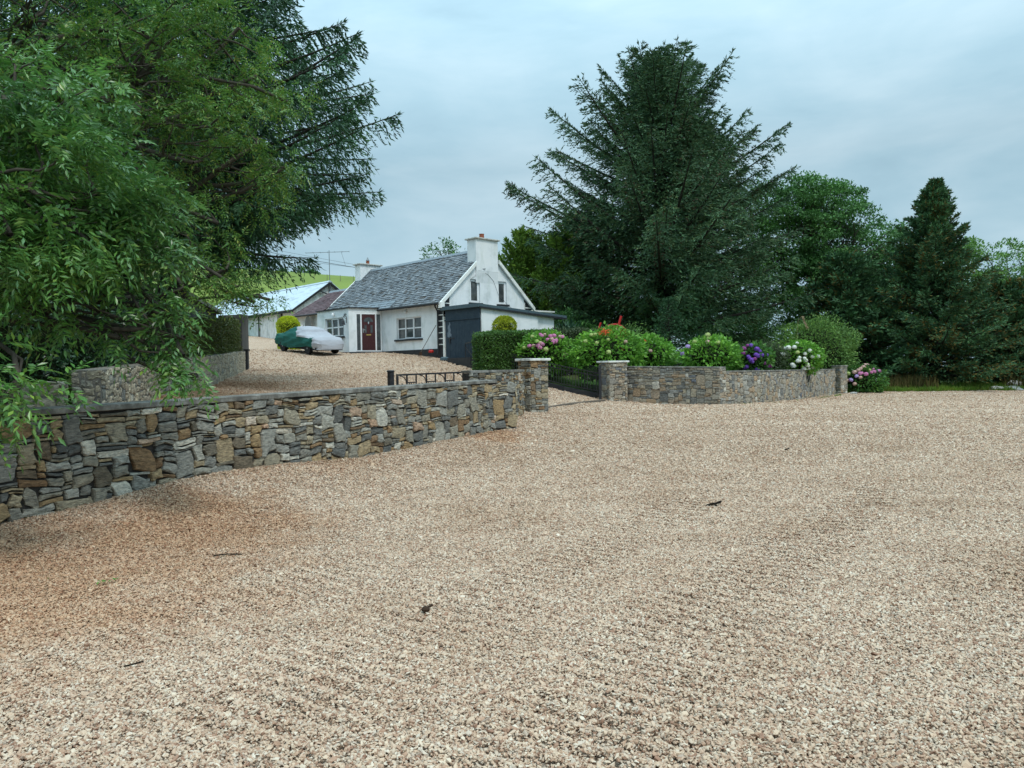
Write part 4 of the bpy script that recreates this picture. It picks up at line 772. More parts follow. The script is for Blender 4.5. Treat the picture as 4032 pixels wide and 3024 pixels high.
# ---------------------------------------------------------------- covered car
car_f = np.array([.684, -.729]); car_r = np.array([.729, .684])       # forward, to the far side
CO = np.array([-10.05, 38.2]) - car_f * 3.45                           # rear end of the near side line
def carp(x, y): p = CO + car_f * x + car_r * y; return p
cz = lambda x, y: g1(*carp(x, y))
zr_, zf_ = cz(.85, .75), cz(3.45, .75); ctilt = math.atan2(zf_ - zr_, 2.6); cc = carp(0, .72)
zl_ = cz(2, 0); zrr = cz(2, 1.45)
car = empty('covered_car', (cc[0], cc[1], zr_ - .85 * math.sin(ctilt) + .03)); tag(car, 'parked car under a green and grey cloth cover, wheels showing', 'car')
car.rotation_euler = (math.atan2(zrr - zl_, 1.45), -ctilt, HROT)
CL = 4.42; KX = [0, .06, .25, .9, 1.0, 1.55, 1.75, 2.55, 2.8, 3.25, 3.4, 4.0, 4.3, 4.42]
KZ = [.55, .86, .97, 1.06, 1.10, 1.38, 1.42, 1.41, 1.34, 1.06, 1.02, .93, .80, .52]
KS = [.50, .80, .90, .96, .97, .98, .98, .97, .96, .94, .93, .86, .74, .46]; KW = [.60, .74, .80, .84, .85, .86, .86, .86, .86, .85, .85, .81, .72, .58]
KR = [.50, .66, .72, .70, .66, .58, .57, .57, .58, .66, .70, .72, .62, .48]
nu, nv = 111, 41; Vc = np.zeros((nu, nv, 3)); rgc = np.random.default_rng(9)
for i in range(nu):
    x = CL * i / (nu - 1); z, s, w, r = (np.interp(x, KX, k) for k in (KZ, KS, KW, KR)); zb = .30 + .05 * np.sin(x * 2.1 + 1) + (.10 * np.exp(-((x - 3.45) / .35) ** 2) + .08 * np.exp(-((x - .85) / .35) ** 2)) * .6
    prof = [(w * .97, zb), (w * 1.02, .45), (w * 1.03, .62), (w * 1.0, s * .86), (w * .95, s), (r + .06, s + (z - s) * .55 if z - s > .1 else (s + z) / 2), (r * .93, z - .035), (r * .5, z), (0, z + .015)]
    d = np.r_[0, np.cumsum([math.dist(a, b) for a, b in zip(prof, prof[1:])])]; tt = np.linspace(0, d[-1], (nv + 1) // 2)
    yh = np.interp(tt, d, [p[0] for p in prof]); zh = np.interp(tt, d, [p[1] for p in prof])
    # soften the corners
    for _ in range(2): yh[1:-1] = (yh[:-2] + yh[1:-1] * 2 + yh[2:]) / 4; zh[1:-1] = (zh[:-2] + zh[1:-1] * 2 + zh[2:]) / 4
    Vc[i, :, 0] = x; Vc[i, :, 1] = np.r_[-yh, yh[::-1][1:]]; Vc[i, :, 2] = np.r_[zh, zh[::-1][1:]]
X_, Y_, Z_ = Vc[..., 0].copy(), Vc[..., 1].copy(), Vc[..., 2].copy(); side = np.abs(Y_) / .86
fold = .020 * np.sin(Z_ * 34 + X_ * 3 + 3 * vnoise(X_ * 1.3, Z_ * 2)) + .024 * np.sin(Z_ * 17 - X_ * 5 + 4 * vnoise(X_ * 1.7 + 9, Z_ * 3)) + .03 * vnoise(X_ * 3, Z_ * 4 + Y_) + .02 * vnoise(X_ * 7, Z_ * 9)
Vc[..., 1] += np.sign(Y_) * fold * np.clip(side * 1.6 - .5, 0, 1); Vc[..., 2] += (fold * .7) * (1 - np.clip(side * 1.4 - .5, 0, 1))
for sg_ in (-1, 1):     # mirrors under the cloth
    b_ = np.exp(-((X_ - 2.72) / .16) ** 2 - ((Z_ - .98) / .09) ** 2) * (np.sign(Y_) == sg_); Vc[..., 1] += sg_ * .15 * b_
i_, j_ = np.meshgrid(np.arange(nu - 1), np.arange(nv - 1), indexing='ij'); a_ = (i_ * nv + j_).ravel(); Fc = np.c_[a_, a_ + nv, a_ + nv + 1, a_ + 1]
Vc[..., 2] = np.where(Vc[..., 2] > .3, .3 + (Vc[..., 2] - .3) * .93, Vc[..., 2]); Vc[..., 0] = Vc[..., 0] * 1.05 - .2; Vf = Vc.reshape(-1, 3); cen = Vf[Fc].mean(1); green = ((cen[:, 0] < 3.92) & (cen[:, 2] < .84 + .03 * np.sin(cen[:, 0] * 5)) & (np.abs(cen[:, 1]) > .5)) | ((cen[:, 0] < 1.62 + .35 * (1.42 - cen[:, 2])) & (np.abs(cen[:, 1]) > -1)) | ((cen[:, 0] < 2.3 - 1.1 * (cen[:, 2] - .93)) & (cen[:, 1] < -.45))
for nm, sel, mt in (('green_cover', green, M['coverg']), ('grey_cover', ~green, M['covery'])):
    f_ = Fc[sel]; u, inv = np.unique(f_, return_inverse=True); o = link(nm, raw_mesh(nm, Vf[u], inv.reshape(-1, 4), mt, smooth=True), car)
for xe, nm in ((0, 'rear_flap'), (nu - 1, 'front_flap')):
    P_ = Vc[xe]; mb = MB(); cx = P_[:, 0].mean(); v = [tuple(p) for p in P_] ; mb.add(v + [(cx + (-.03 if xe == 0 else .03), 0, .5)], [(k, k + 1, nv) for k in range(nv - 1)] + [(nv - 1, 0, nv)]); mb.build(nm, M['coverg'] if xe == 0 else M['covery'], car, smooth=True)
MB().box(.15, 4.2, -.74, .74, .22, .5).build('underbody', M['rubber'], car)
for x in (.85, 3.45):
    for y in (-.73, .73):
        w = MB().lathe((x, y, .30), [(.20, -.09), (.29, -.09), (.30, -.06), (.30, .06), (.29, .09), (.20, .09)], 24, axis='y').build('wheel', M['rubber'], car, smooth=False)
        sy = -1 if y < 0 else 1; rm = MB().lathe((x, y + sy * .06, .30), [(.02, -.01), (.2, -.02), (.2, .02), (.17, .02), (.16, .0), (.02, .015)], 20, axis='y')
        for k in range(10): a = k * .628; rm.bar((x, y + sy * .085, .30), (x + .17 * math.cos(a), y + sy * .075, .30 + .17 * math.sin(a)), .03, .015, up=(0, 1, 0))
        rm.build('rim', M['galv'], w)
# ---------------------------------------------------------------- ironwork
def tub(name, pts, r, m, p, n=6): return MB().tube(pts, r, n).build(name, m, p)
ga, gb_ = W(1561, 1474, 20.6), W(1872, 1461, 22.2)
gt = tag(empty('iron_gate', (0, 0, 0)), 'black iron drive gate with scroll pattern standing open behind the front wall', 'gate')
a3, b3 = Vector(ga), Vector(gb_); zb0 = .62; dg = b3 - a3; Lg = dg.length; ug = dg / Lg; up = Vector((0, 0, 1))
def gp(s, z): return a3 + ug * s + up * z
fr = MB(); fr.bar(gp(0, -.02), gp(Lg, -.02), .05, .045); fr.bar(gp(0, -.8), gp(Lg, -.8), .045, .045); fr.build('rail', M['iron'], gt)
for s in (.025, Lg - .025): MB().bar(gp(s, -.045), gp(s, -.95), .05, .05, up=ug).build('stile', M['iron'], gt)
pt = MB(); s = .05; seg = Lg / 4.2
while s < Lg - .2:
    r_ = .10; c0 = s + .27
    pt.bar(gp(c0, -.04), gp(c0, -.78), .035, .035, up=ug); pt.bar(gp(min(s + seg, Lg) - .06, -.04), gp(min(s + seg, Lg) - .06, -.78), .03, .03, up=ug)
    for sg2, cc_ in ((1, s + .05),):
        pts = [gp(cc_ + .2 * math.sin(th), -.25 + .2 * math.cos(th)) for th in np.linspace(0, math.pi * .55, 8)]; pt.tube(pts, .014, 5)
        pts = [gp(cc_ + .055 + (.075 - .012 * th) * math.cos(th + 3), -.28 + (.075 - .012 * th) * math.sin(th + 3)) for th in np.linspace(0, 5, 14)]; pt.tube(pts, .012, 5)
    pt.bar(gp(c0, -.235), gp(min(s + seg, Lg) - .06, -.235), .028, .028); n_ = 4
    for k in range(1, n_): ss = c0 + (seg - .33) * k / n_; pt.bar(gp(ss, -.25), gp(ss, -.78), .018, .018, up=ug)
    s += seg
pt.build('scroll_panel', M['iron'], gt)
pp = W(1538, 1460, 20.2); z0_ = g1(pp[0], pp[1])
tag(MB().lathe((pp[0], pp[1], 0), [(.088, z0_ - .2), (.088, pp[2] - .03), (.105, pp[2] - .03), (.105, pp[2]), (.09, pp[2] + .012), (.01, pp[2] + .02)], 20).build('gate_post', M['iron']), 'short fat round black steel post left of the open iron gate', 'gate post')
def railing(P, zt0, h, lab, plinth=None, bars=.12, cat='railing', name='railing', posts=()):
    """P: plan points; zt0: top-of-base heights at those points"""
    t = tag(empty(name, (0, 0, 0)), lab, cat); d = [0]
    for p, q_ in zip(P, P[1:]): d.append(d[-1] + math.dist(p, q_))
    at = lambda s: Vector((float(np.interp(s, d, [p[0] for p in P])), float(np.interp(s, d, [p[1] for p in P])), float(np.interp(s, d, zt0))))
    L = d[-1]; rl = MB()
    for hh, w in ((h, .05), (h - .13, .03), (.08, .035)):
        for s0, s1 in zip(d, d[1:]): rl.bar(at(s0) + up * hh, at(s1) + up * hh, w, .035)
    rl.build('rail', M['iron'], t); b = MB(); n_ = int(L / bars)
    for k in range(n_): s = L * (k + .5) / n_; b.bar(at(s) + up * .08, at(s) + up * (h - (.0 if k % 6 else .0)), .02, .02, up=(1, 0, 0))
    k = .5
    while k < L - .3:
        c = at(k) + up * (h * .5); dr_ = (at(k + .1) - at(k)).normalized()
        b.tube([c + dr_ * (.11 * math.cos(th) * (1 - th / 9)) + up * (.16 * math.sin(th) * (1 - th / 9)) for th in np.linspace(0, 6, 12)], .01, 4); k += .85
    b.build('baluster_panel', M['iron'], t)
    for s in posts: c = at(s); MB().box(-.035, .035, -.035, .035, 0, h + .1).build('post', M['galv'] if s > 4 else M['iron'], t).location = c
    if plinth is not None:
        m = MB()
        for i in range(len(P) - 1):
            p, q_ = np.array(P[i]), np.array(P[i + 1]); dd_ = (q_ - p) / np.hypot(*(q_ - p)); nrm = np.array([dd_[1], -dd_[0]]) * .1; zz0, zz1 = zt0[i] + .0, zt0[i + 1]
            V = [(*(p - nrm), zz0 - .9), (*(p + nrm), zz0 - .9), (*(p + nrm), zz0), (*(p - nrm), zz0), (*(q_ - nrm), zz1 - .9), (*(q_ + nrm), zz1 - .9), (*(q_ + nrm), zz1), (*(q_ - nrm), zz1)]
            m.add(V, [(0, 1, 2, 3), (7, 6, 5, 4), (0, 4, 5, 1), (1, 5, 6, 2), (2, 6, 7, 3), (3, 7, 4, 0)])
        m.build('plinth', M['black'], t)
    return t
RLp = [(3.5, 30.3), (2.1, 30.9), (1.22, 31.5), (-.2, 32.8), (-1.66, 34.1)]
railing(RLp, [g1(x, y) + .20 for x, y in RLp], .80, 'black iron railing on a black plinth running from the right pillar up the drive', plinth=1, posts=(2.35,))
mb = MB(); P0 = [(-1.66, 34.1), (-2.9, 35.6), (-3.1, 36.2)]
tag(MB().prism([(-1.6, 34.0, 1.2), (-1.75, 34.2, 1.2), (-3.0, 36.0, 1.2), (-2.8, 36.0, 1.2)], (0, 0, .98)).build('kerb_wall', M['black']), 'low black kerb wall tapering off at the top of the drive', 'kerb')
pp = W(1862, 1345, 34.0); zz = g1(pp[0], pp[1])
tag(MB().box(-.05, .05, -.05, .05, zz - .1, pp[2]).lathe((0, 0, pp[2]), [(.06, 0), (.07, .03), (.03, .07)], 8).build('railing_post', M['iron']), 'tall black square post at the top end of the drive railing', 'post').location = (pp[0], pp[1], 0)
wg = tag(empty('small_gate', (0, 0, 0)), 'small black iron garden gate folded back in front of the blue shed door', 'gate'); wa, wb = Vector(W(1832, 1352, 34.8)), Vector(W(1858, 1347, 34.1)); hgt = 1.05
m = MB(); m.bar(wa, wb, .04, .04); m.bar(wa - up * hgt, wb - up * hgt, .04, .04); m.bar(wa, wa - up * hgt, .04, .04, up=(1, 0, 0)); m.build('frame', M['iron'], wg)
m = MB()
for k in range(1, 4): p = wa.lerp(wb, k / 4); m.bar(p, p - up * hgt, .02, .02, up=(1, 0, 0))
m.bar(wa - up * .15, wb - up * .6, .025, .025); m.build('bar_panel', M['iron'], wg)
pp = (3.42, 29.85); zz = g1(*pp)
gt2 = tag(empty('iron_gate', (0, 0, 0)), 'second black iron gate leaf folded back against the side of the right pillar', 'gate')
MB().box(pp[0] - .05, pp[0] + .05, pp[1] - .05, pp[1] + .05, zz - .05, zz + 1.35).build('stile', M['iron'], gt2)
m = MB(); q0, q1 = Vector((pp[0], pp[1] + .05, zz + 1.25)), Vector((pp[0] - .55, pp[1] + 1.9, zz + 1.45))
for dz_ in (0, -.25, -1.1): m.bar(q0 + up * dz_, q1 + up * dz_, .035, .035)
for k in range(1, 14): p = q0.lerp(q1, k / 14); m.bar(p, p - up * 1.1, .018, .018, up=(1, 0, 0))
m.build('bar_panel', M['iron'], gt2)
# threshold strip across the gateway
st_ = MB(); p, q_ = Vector((.95, 23.4, 0)), Vector((3.5, 29.4, 0))
tag(MB().add([(x + dx, y, g1(x, y) + .075 + dz_) for (x, y) in [(.98 + (3.5 - .98) * k / 12, 23.4 + 6 * k / 12) for k in range(13)] for dx, dz_ in ((-.07, -.1), (-.07, 0), (.07, 0), (.07, -.1))], [(4 * i + c, 4 * i + c + 1, 4 * i + 5 + c, 4 * i + 4 + c) for i in range(12) for c in range(3)]).build('gate_threshold', M['wood']), 'narrow dark strip set in the gravel across the gateway', 'threshold')
# back garden railing glimpsed right of the second hydrangea
railing([(6.2, 34.5), (9.5, 35.5)], [g1(6.2, 34.5) + .55, g1(9.5, 35.5) + .55], .9, 'thin black garden railing glimpsed behind the hydrangeas in the gap by the lawn', bars=.16)
# ---------------------------------------------------------------- red garden machine behind the hydrangeas
zr0 = g1(4.6, 38)
rm = tag(empty('red_swing_frame', (0, 0, 0)), 'bright red tubular garden machine rising behind the large hydrangea', 'machinery')
a_, b2_ = W(2432, 1292, 38), W(2446, 1244, 38); tub('upright', [(a_[0] - .35, a_[1], zr0), a_, b2_], .06, M['redpaint'], rm, 10)
a_, b2_ = W(2356, 1297, 39), W(2366, 1270, 39); tub('upright', [(a_[0] - .2, a_[1], zr0), a_, b2_], .05, M['redpaint'], rm, 10)
c0 = Vector(W(2420, 1330, 38))
for k, rr2 in enumerate((.66, .56)):
    tub('hoop', [c0 + Vector((-rr2 * math.cos(th), .1 * k, rr2 * math.sin(th))) for th in np.linspace(0, math.pi, 16)], .05, M['redpaint'], rm, 8)
MB().box(c0.x - .7, c0.x + .6, c0.y - .1, c0.y + .5, zr0 + .5, c0.z + .05).build('body', M['redpaint'], rm)
# ---------------------------------------------------------------- foliage builders (numpy)
def nrm(v): return v / np.maximum(np.linalg.norm(v, axis=-1, keepdims=True), 1e-9)
def kites(P, D, N, L, Wd, fold=.12, mid=.45):
    """one folded leaf (two triangles sharing the midrib) per row"""
    n = len(P); L = np.broadcast_to(np.asarray(L, float), n)[:, None]; Wd = np.broadcast_to(np.asarray(Wd, float), n)[:, None]
    S = nrm(np.cross(D, N)); U = np.cross(S, D); m = P + D * L * mid
    V = np.stack([P, m + S * Wd / 2 + U * Wd * fold, P + D * L, m - S * Wd / 2 + U * Wd * fold], 1).reshape(-1, 3)
    o = (np.arange(n) * 4)[:, None]; F = np.concatenate([o + np.array([0, 1, 2]), o + np.array([0, 2, 3])], 1).reshape(-1, 3)
    return V, F
def rvec(r, n): return nrm(r.normal(size=(n, 3)))
def join(parts):
    V, F, o = [], [], 0
    for v, f in parts: V.append(v); F.append(f + o); o += len(v)
    return np.concatenate(V), np.concatenate(F)
def fmesh(name, parts, m, parent, off=None, **k):
    V, F = join(parts)
    if off is not None: V = V - np.asarray(off)
    return link(name, raw_mesh(name, V, F, m), parent, **k)
def pinnate(r, P, D, L, npair=5, lw=.26, droop=.35, splay=1.0):
    """compound ash leaves: base P, direction D, length L"""
    n = len(P); Z = np.array([0, 0, 1.]); N = nrm(Z + r.normal(size=(n, 3)) * .45); S = nrm(np.cross(D, N)); parts = []
    L = np.broadcast_to(L, n)[:, None]; t0 = .22
    for k in range(npair):
        t = t0 + (1 - t0) * k / npair; p = P + D * L * t - Z * droop * L * t * t; d1 = nrm(D - Z * droop * 2 * t)
        ll = L[:, 0] * .36 * (1 - .35 * abs(t - .5))
        for s in (1, -1):
            dd = nrm(d1 * .55 + S * s * splay + r.normal(size=(n, 3)) * .16 - Z * .12); parts.append(kites(p, dd, nrm(N + r.normal(size=(n, 3)) * .25), ll * r.uniform(.85, 1.1, n), ll * lw * 1.15, .12, .5))
    p = P + D * L - Z * droop * L; parts.append(kites(p, nrm(D - Z * droop * 1.6), N, L[:, 0] * .36, L[:, 0] * .1, .1, .5))
    parts.append(kites(P, nrm(D * L - Z * droop * L * .9), S, L[:, 0] * 1.0, L[:, 0] * .018, 0, .5))
    return parts
def simple_leaves(r, P, size, out=None, w=.5, up=.6, down=.0):
    n = len(P); D = rvec(r, n)
    if out is not None: D = nrm(D * .8 + out)
    D = nrm(D - np.array([0, 0, down])); N = nrm(np.array([0, 0, up]) + r.normal(size=(n, 3)) * .55); s = size * r.uniform(.65, 1.25, n); return kites(P, D, N, s, s * w, .12)
def limb(mb, a, b, r0, r1, rnd, bend=.12, n=7, sides=7, sag=0.):
    a = Vector([float(c) for c in a]); b = Vector([float(c) for c in b]); L = (b - a).length; o1 = Vector([rnd.uniform(-1, 1) for _ in range(3)]) * L * bend; o2 = Vector([rnd.uniform(-1, 1) for _ in range(3)]) * L * bend * .5
    pts = []
    for k in range(n):
        t = k / (n - 1); pts.append(a.lerp(b, t) + o1 * math.sin(math.pi * t) + o2 * math.sin(2 * math.pi * t) + Vector((0, 0, -sag * L * math.sin(math.pi * t))))
    mb.tube(pts, [r0 + (r1 - r0) * k / (n - 1) for k in range(n)], sides, cap=False); return pts
def broadleaf(label, base, trunk_top, blobs, m, seed, leaf=.10, per=60, cl=.45, cdens=1.0, trunk_r=.3, kind='simple', bark=None, name='broadleaf_tree', cat='tree', lean=None, w=.5, flat=.6, npair=5, droop=.35, gap=0., group=None, shell=.55, down=.1, ashlen=.28, bough=.5):
    """blobs: (centre xyz, radius[, squash]); clumps of leaves gather through each blob, limbs run out to them"""
    r = np.random.default_rng(seed); rnd = random.Random(seed); t = tag(empty(name, base), label, cat, group); off = np.array(base, float); parts = []; mb = MB(); tt = np.array(trunk_top, float)
    tp = limb(mb, np.array(base) - (0, 0, .4), tt, trunk_r, trunk_r * .5, rnd, .04, 9, 10)
    for bl in blobs:
        c = np.array(bl[0], float); rad = bl[1]; sq = bl[2] if len(bl) > 2 else .85
        nc = max(3, int(9 * cdens * (rad / cl) ** 2 * .32)); dr = rvec(r, nc); q = c + dr * np.array([1, 1, sq]) * rad * (shell + (1 - shell) * r.random(nc) ** .6)[:, None]
        start = tp[rnd.randrange(3, len(tp))] if rnd.random() < .5 else tp[-1]
        lp = limb(mb, start, c, trunk_r * bough * min(1, rad / 1.5), .03 + .012 * rad, rnd, .12, 8, 7)
        clr = cl * min(1, max(.4, rad / .28)) if kind == 'ash' else cl
        for i in range(nc):
            if rnd.random() < .75: limb(mb, lp[rnd.randrange(4, 8)], q[i], .018 + .010 * rad, .006, rnd, .15, 6, 5)
            k = max(3, int(per * rnd.uniform(.6, 1.4) * (clr / cl) ** 1.6))
            g = r.normal(size=(k, 3)); g = nrm(g) * r.random((k, 1)) ** .45 * np.array([1, 1, flat]) * clr * rnd.uniform(.7, 1.3); P = q[i] + g
            out = nrm(P - c + np.array([0, 0, -.05])) * .7
            if kind == 'simple': parts.append(simple_leaves(r, P, leaf, out, w, .7, down))
            else:
                D = nrm(out + r.normal(size=(k, 3)) * .45 + np.array([0, 0, -.30])); parts += pinnate(r, P, D, r.uniform(.75, 1.2, k) * ashlen, npair, .30, droop)
    mb2 = MB(); mb2.v = [tuple(np.array(v) - off) for v in mb.v]; mb2.f = mb.f; mb2.build('trunk', bark or M['bark'], t, smooth=True)
    fmesh('crown', parts, m, t, off); return t
def conifer(label, base, H, RP, seed, nb, m, q=.2, qw=.045, top_e=50, bot_e=-5, curve=.12, tw=.35, hang=.25, nt=16, tuft=5, trunk_r=.3, z_low=.08, name='spruce_tree', bark=None, m2=None, mix=.0, gaps=0., side=None, tips=True, group=None, zbias=1., cat='tree', lean=(0, 0), lrand=(.72, 1.12)):
    """RP(u): branch reach at relative height u; side(az): multiplies the reach by direction"""
    r = np.random.default_rng(seed); rnd = random.Random(seed); t = tag(empty(name, base), label, cat, group); mb = MB(); parts, parts2 = [], []; b0 = np.zeros(3)
    ax = lambda z: np.array([lean[0] * z / H + .12 * math.sin(z * .7 + seed), lean[1] * z / H, z])
    mb.tube([ax(H * k / 9) - (np.array([0, 0, .4]) if k == 0 else 0) for k in range(10)], [trunk_r * (1 - .93 * k / 9) for k in range(10)], 9)
    for i in range(nb):
        u = z_low + (1 - z_low) * ((i + rnd.random()) / nb) ** zbias; z = H * u; az = i * 2.39996 + rnd.uniform(-.4, .4)
        if rnd.random() < gaps: continue
        L = RP(u) * rnd.uniform(*lrand) * (side(az, u) if side else 1.)
        if L < .1: continue
        e = R(bot_e + (top_e - bot_e) * u ** .9 + rnd.uniform(-7, 7)); hz = np.array([math.sin(az), math.cos(az), 0]); st = ax(z)
        n = 9; ts = np.linspace(0, 1, n); pts = [st + hz * L * math.cos(e) * a + np.array([0, 0, 1]) * L * (math.sin(e) * a + curve * (a * a - .35 * a)) for a in ts]
        mb.tube(pts, [max(.008, (.012 + .016 * L) * (1 - .9 * a)) for a in ts], 5, cap=False); pts = np.array(pts)
        k = max(5, int(nt * (L / 3.) ** .75 * 1.4)); a = np.sort(r.uniform(.10, 1, k)); P = np.stack([np.interp(a, ts, pts[:, c]) for c in range(3)], 1)
        fw = nrm(np.stack([np.gradient(pts[:, c]) for c in range(3)], 1)); Fd = nrm(np.stack([np.interp(a, ts, fw[:, c]) for c in range(3)], 1))
        sg = np.where(np.arange(k) % 2 == 0, 1., -1.)[:, None]; S = nrm(np.cross(Fd, np.array([0, 0, 1.])))
        TL = tw * L ** .55 * (1.08 - a) ** .7 * r.uniform(.6, 1.25, k) + q * .5
        TD = nrm(Fd * .75 + S * sg * .8 + np.array([0, 0, 1.]) * r.normal(-hang, .25, k)[:, None])
        # needled twigs: overlapping tufts along each twig
        for j in range(tuft):
            f = (j + r.random(k)) / tuft; C0 = P + TD * (TL * f)[:, None] - np.array([0, 0, 1.]) * (hang * .6 * TL * f * f)[:, None]
            D = nrm(TD + r.normal(size=(k, 3)) * .42 + Fd * .2 - np.array([0, 0, hang * .5])); kv = kites(C0, D, rvec(r, k), q * r.uniform(.7, 1.3, k), qw * r.uniform(.8, 1.3, k), .1)
            (parts2 if rnd.random() < mix else parts).append(kv)
        # shoots along the limb itself and at its tip
        k2 = max(6, int(k * .9)); a2 = r.uniform(.25, 1.0, k2); P2 = np.stack([np.interp(a2, ts, pts[:, c]) for c in range(3)], 1); F2 = nrm(np.stack([np.interp(a2, ts, fw[:, c]) for c in range(3)], 1))
        parts.append(kites(P2, nrm(F2 + r.normal(size=(k2, 3)) * .55), rvec(r, k2), q * 1.1, qw, .1))
        if tips:
            kt = 7; dd = nrm(fw[-1] + r.normal(size=(kt, 3)) * .5 + np.array([0, 0, .15])); parts.append(kites(np.repeat(pts[-1:], kt, 0), dd, rvec(r, kt), q * r.uniform(.8, 1.5, kt), qw * .8, .1)); parts.append(kites(pts[-1:] - fw[-1:] * q * .5, fw[-1:], rvec(r, 1), [q * 2.2], [qw * .8], .1))
    tip = ax(H)
    for j in range(24): f = j / 24; parts.append(kites(np.repeat([ax(H - .9 * (1 - f))], 3, 0), nrm(np.array([0, 0, .9]) + r.normal(size=(3, 3)) * .45), rvec(r, 3), q * .9, qw * .8, .1))
    mb.build('trunk', bark or M['barkdark'], t, smooth=True); fmesh('foliage', parts, m, t)
    if parts2: fmesh('brown_foliage', parts2, m2, t)
    return t
def on_ellipsoid(r, n, c, rad, zmin=-1.): 
    d = rvec(r, int(n * 2)); d = d[d[:, 2] > zmin][:n]; return np.array(c) + d * np.array(rad), d
def bush(label, c, rad, m, seed, n, leaf, w=.5, lump=.18, zmin=-.75, name='shrub', cat='shrub', group=None, core=True, up=.5, ragged=.1, parts_name='foliage', stems=True, depth=.25, zf=None):
    r = np.random.default_rng(seed); base = (c[0], c[1], zf if zf is not None else g1(c[0], c[1])); t = tag(empty(name, base), label, cat, group); P, d = on_ellipsoid(r, n, c, rad, zmin)
    k = 1 + lump * np.sin(d[:, 0] * 5 + seed) * np.cos(d[:, 2] * 6 + seed) + lump * .7 * np.sin(d[:, 1] * 9 + d[:, 0] * 7 + seed * 2) + r.normal(0, ragged, len(d)) - depth * r.random(len(d)) ** 2
    P = np.array(c) + (P - np.array(c)) * k[:, None]; V, F = simple_leaves(r, P, leaf, d * .9, w, up, .1); fmesh(parts_name, [(V, F)], m, t, base)
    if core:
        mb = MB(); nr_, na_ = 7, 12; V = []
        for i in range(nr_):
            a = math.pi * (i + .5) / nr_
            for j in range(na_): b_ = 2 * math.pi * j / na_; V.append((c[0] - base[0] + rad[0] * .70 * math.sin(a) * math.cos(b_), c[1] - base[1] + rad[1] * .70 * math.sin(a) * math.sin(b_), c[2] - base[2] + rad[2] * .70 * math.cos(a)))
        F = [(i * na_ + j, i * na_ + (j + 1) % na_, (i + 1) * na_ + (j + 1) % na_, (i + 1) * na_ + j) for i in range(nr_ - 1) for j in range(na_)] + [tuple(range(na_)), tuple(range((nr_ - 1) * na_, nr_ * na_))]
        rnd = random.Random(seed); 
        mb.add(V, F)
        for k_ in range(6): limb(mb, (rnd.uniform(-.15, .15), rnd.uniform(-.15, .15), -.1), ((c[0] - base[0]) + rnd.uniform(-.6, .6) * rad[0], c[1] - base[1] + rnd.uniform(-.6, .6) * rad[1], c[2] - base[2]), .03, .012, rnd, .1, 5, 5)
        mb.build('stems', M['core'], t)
    return t
ICO = None
def flower_mesh(name, m, seed, rad=.09, n=90):
    r = np.random.default_rng(seed); d = rvec(r, n); d = d[d[:, 2] > -.6]; P = d * np.array([1, 1, .8]) * rad * .82; T_ = nrm(np.cross(d, rvec(r, len(d)))); s = rad * .42
    Q = P[:, None, :] + np.stack([-T_ * s, np.cross(d, T_) * s, T_ * s, -np.cross(d, T_) * s], 1) + (d * rad * .08)[:, None, :]; n_ = len(P); o = (np.arange(n_) * 4)[:, None]
    V = Q.reshape(-1, 3); F = np.concatenate([o + [0, 1, 2], o + [0, 2, 3]], 1).reshape(-1, 3)
    nr_, na_ = 5, 8; V2 = [((rad * .8) * math.sin(math.pi * (i + .5) / nr_) * math.cos(6.283 * j / na_), (rad * .8) * math.sin(math.pi * (i + .5) / nr_) * math.sin(6.283 * j / na_), rad * .62 * math.cos(math.pi * (i + .5) / nr_)) for i in range(nr_) for j in range(na_)]
    F2 = []
    for i in range(nr_ - 1):
        for j in range(na_): a, b, c, d_ = i * na_ + j, i * na_ + (j + 1) % na_, (i + 1) * na_ + (j + 1) % na_, (i + 1) * na_ + j; F2 += [(a, b, c), (a, c, d_)]
    V, F = join([(V, F), (np.array(V2), np.array(F2))]); return raw_mesh(name, V, F, m)
FM = {k: flower_mesh('flower_head', M[k], i) for i, k in enumerate(['fpink', 'fpale', 'fpurple', 'fmag', 'fwhite', 'fgreen', 'flilac'])}
def flowers(t, c, rad, spots, Y, seed, size=.10):
    """flower heads at photo pixels on the near surface of the bush (they sit on it, facing out)"""
    r = random.Random(seed); base = Vector(t.location)
    for (px, py, kind) in spots:
        p = W(px, py, Y); dx = (p[0] - c[0]) / rad[0]; dz = (p[2] - c[2]) / rad[2]; rr = dx * dx + dz * dz; dy = -math.sqrt(max(.05, 1 - rr)) * rad[1]
        y = c[1] + dy * 1.0 - .03; p = W(px, py, y); o = link('flower_head', FM[kind], t); o.location = (Vector(p.tolist()) - base); s = size / .09 * r.uniform(.8, 1.2)
        o.scale = (s, s, s); o.rotation_euler = (r.uniform(-.4, .4), r.uniform(-.4, .4), r.uniform(0, 6))
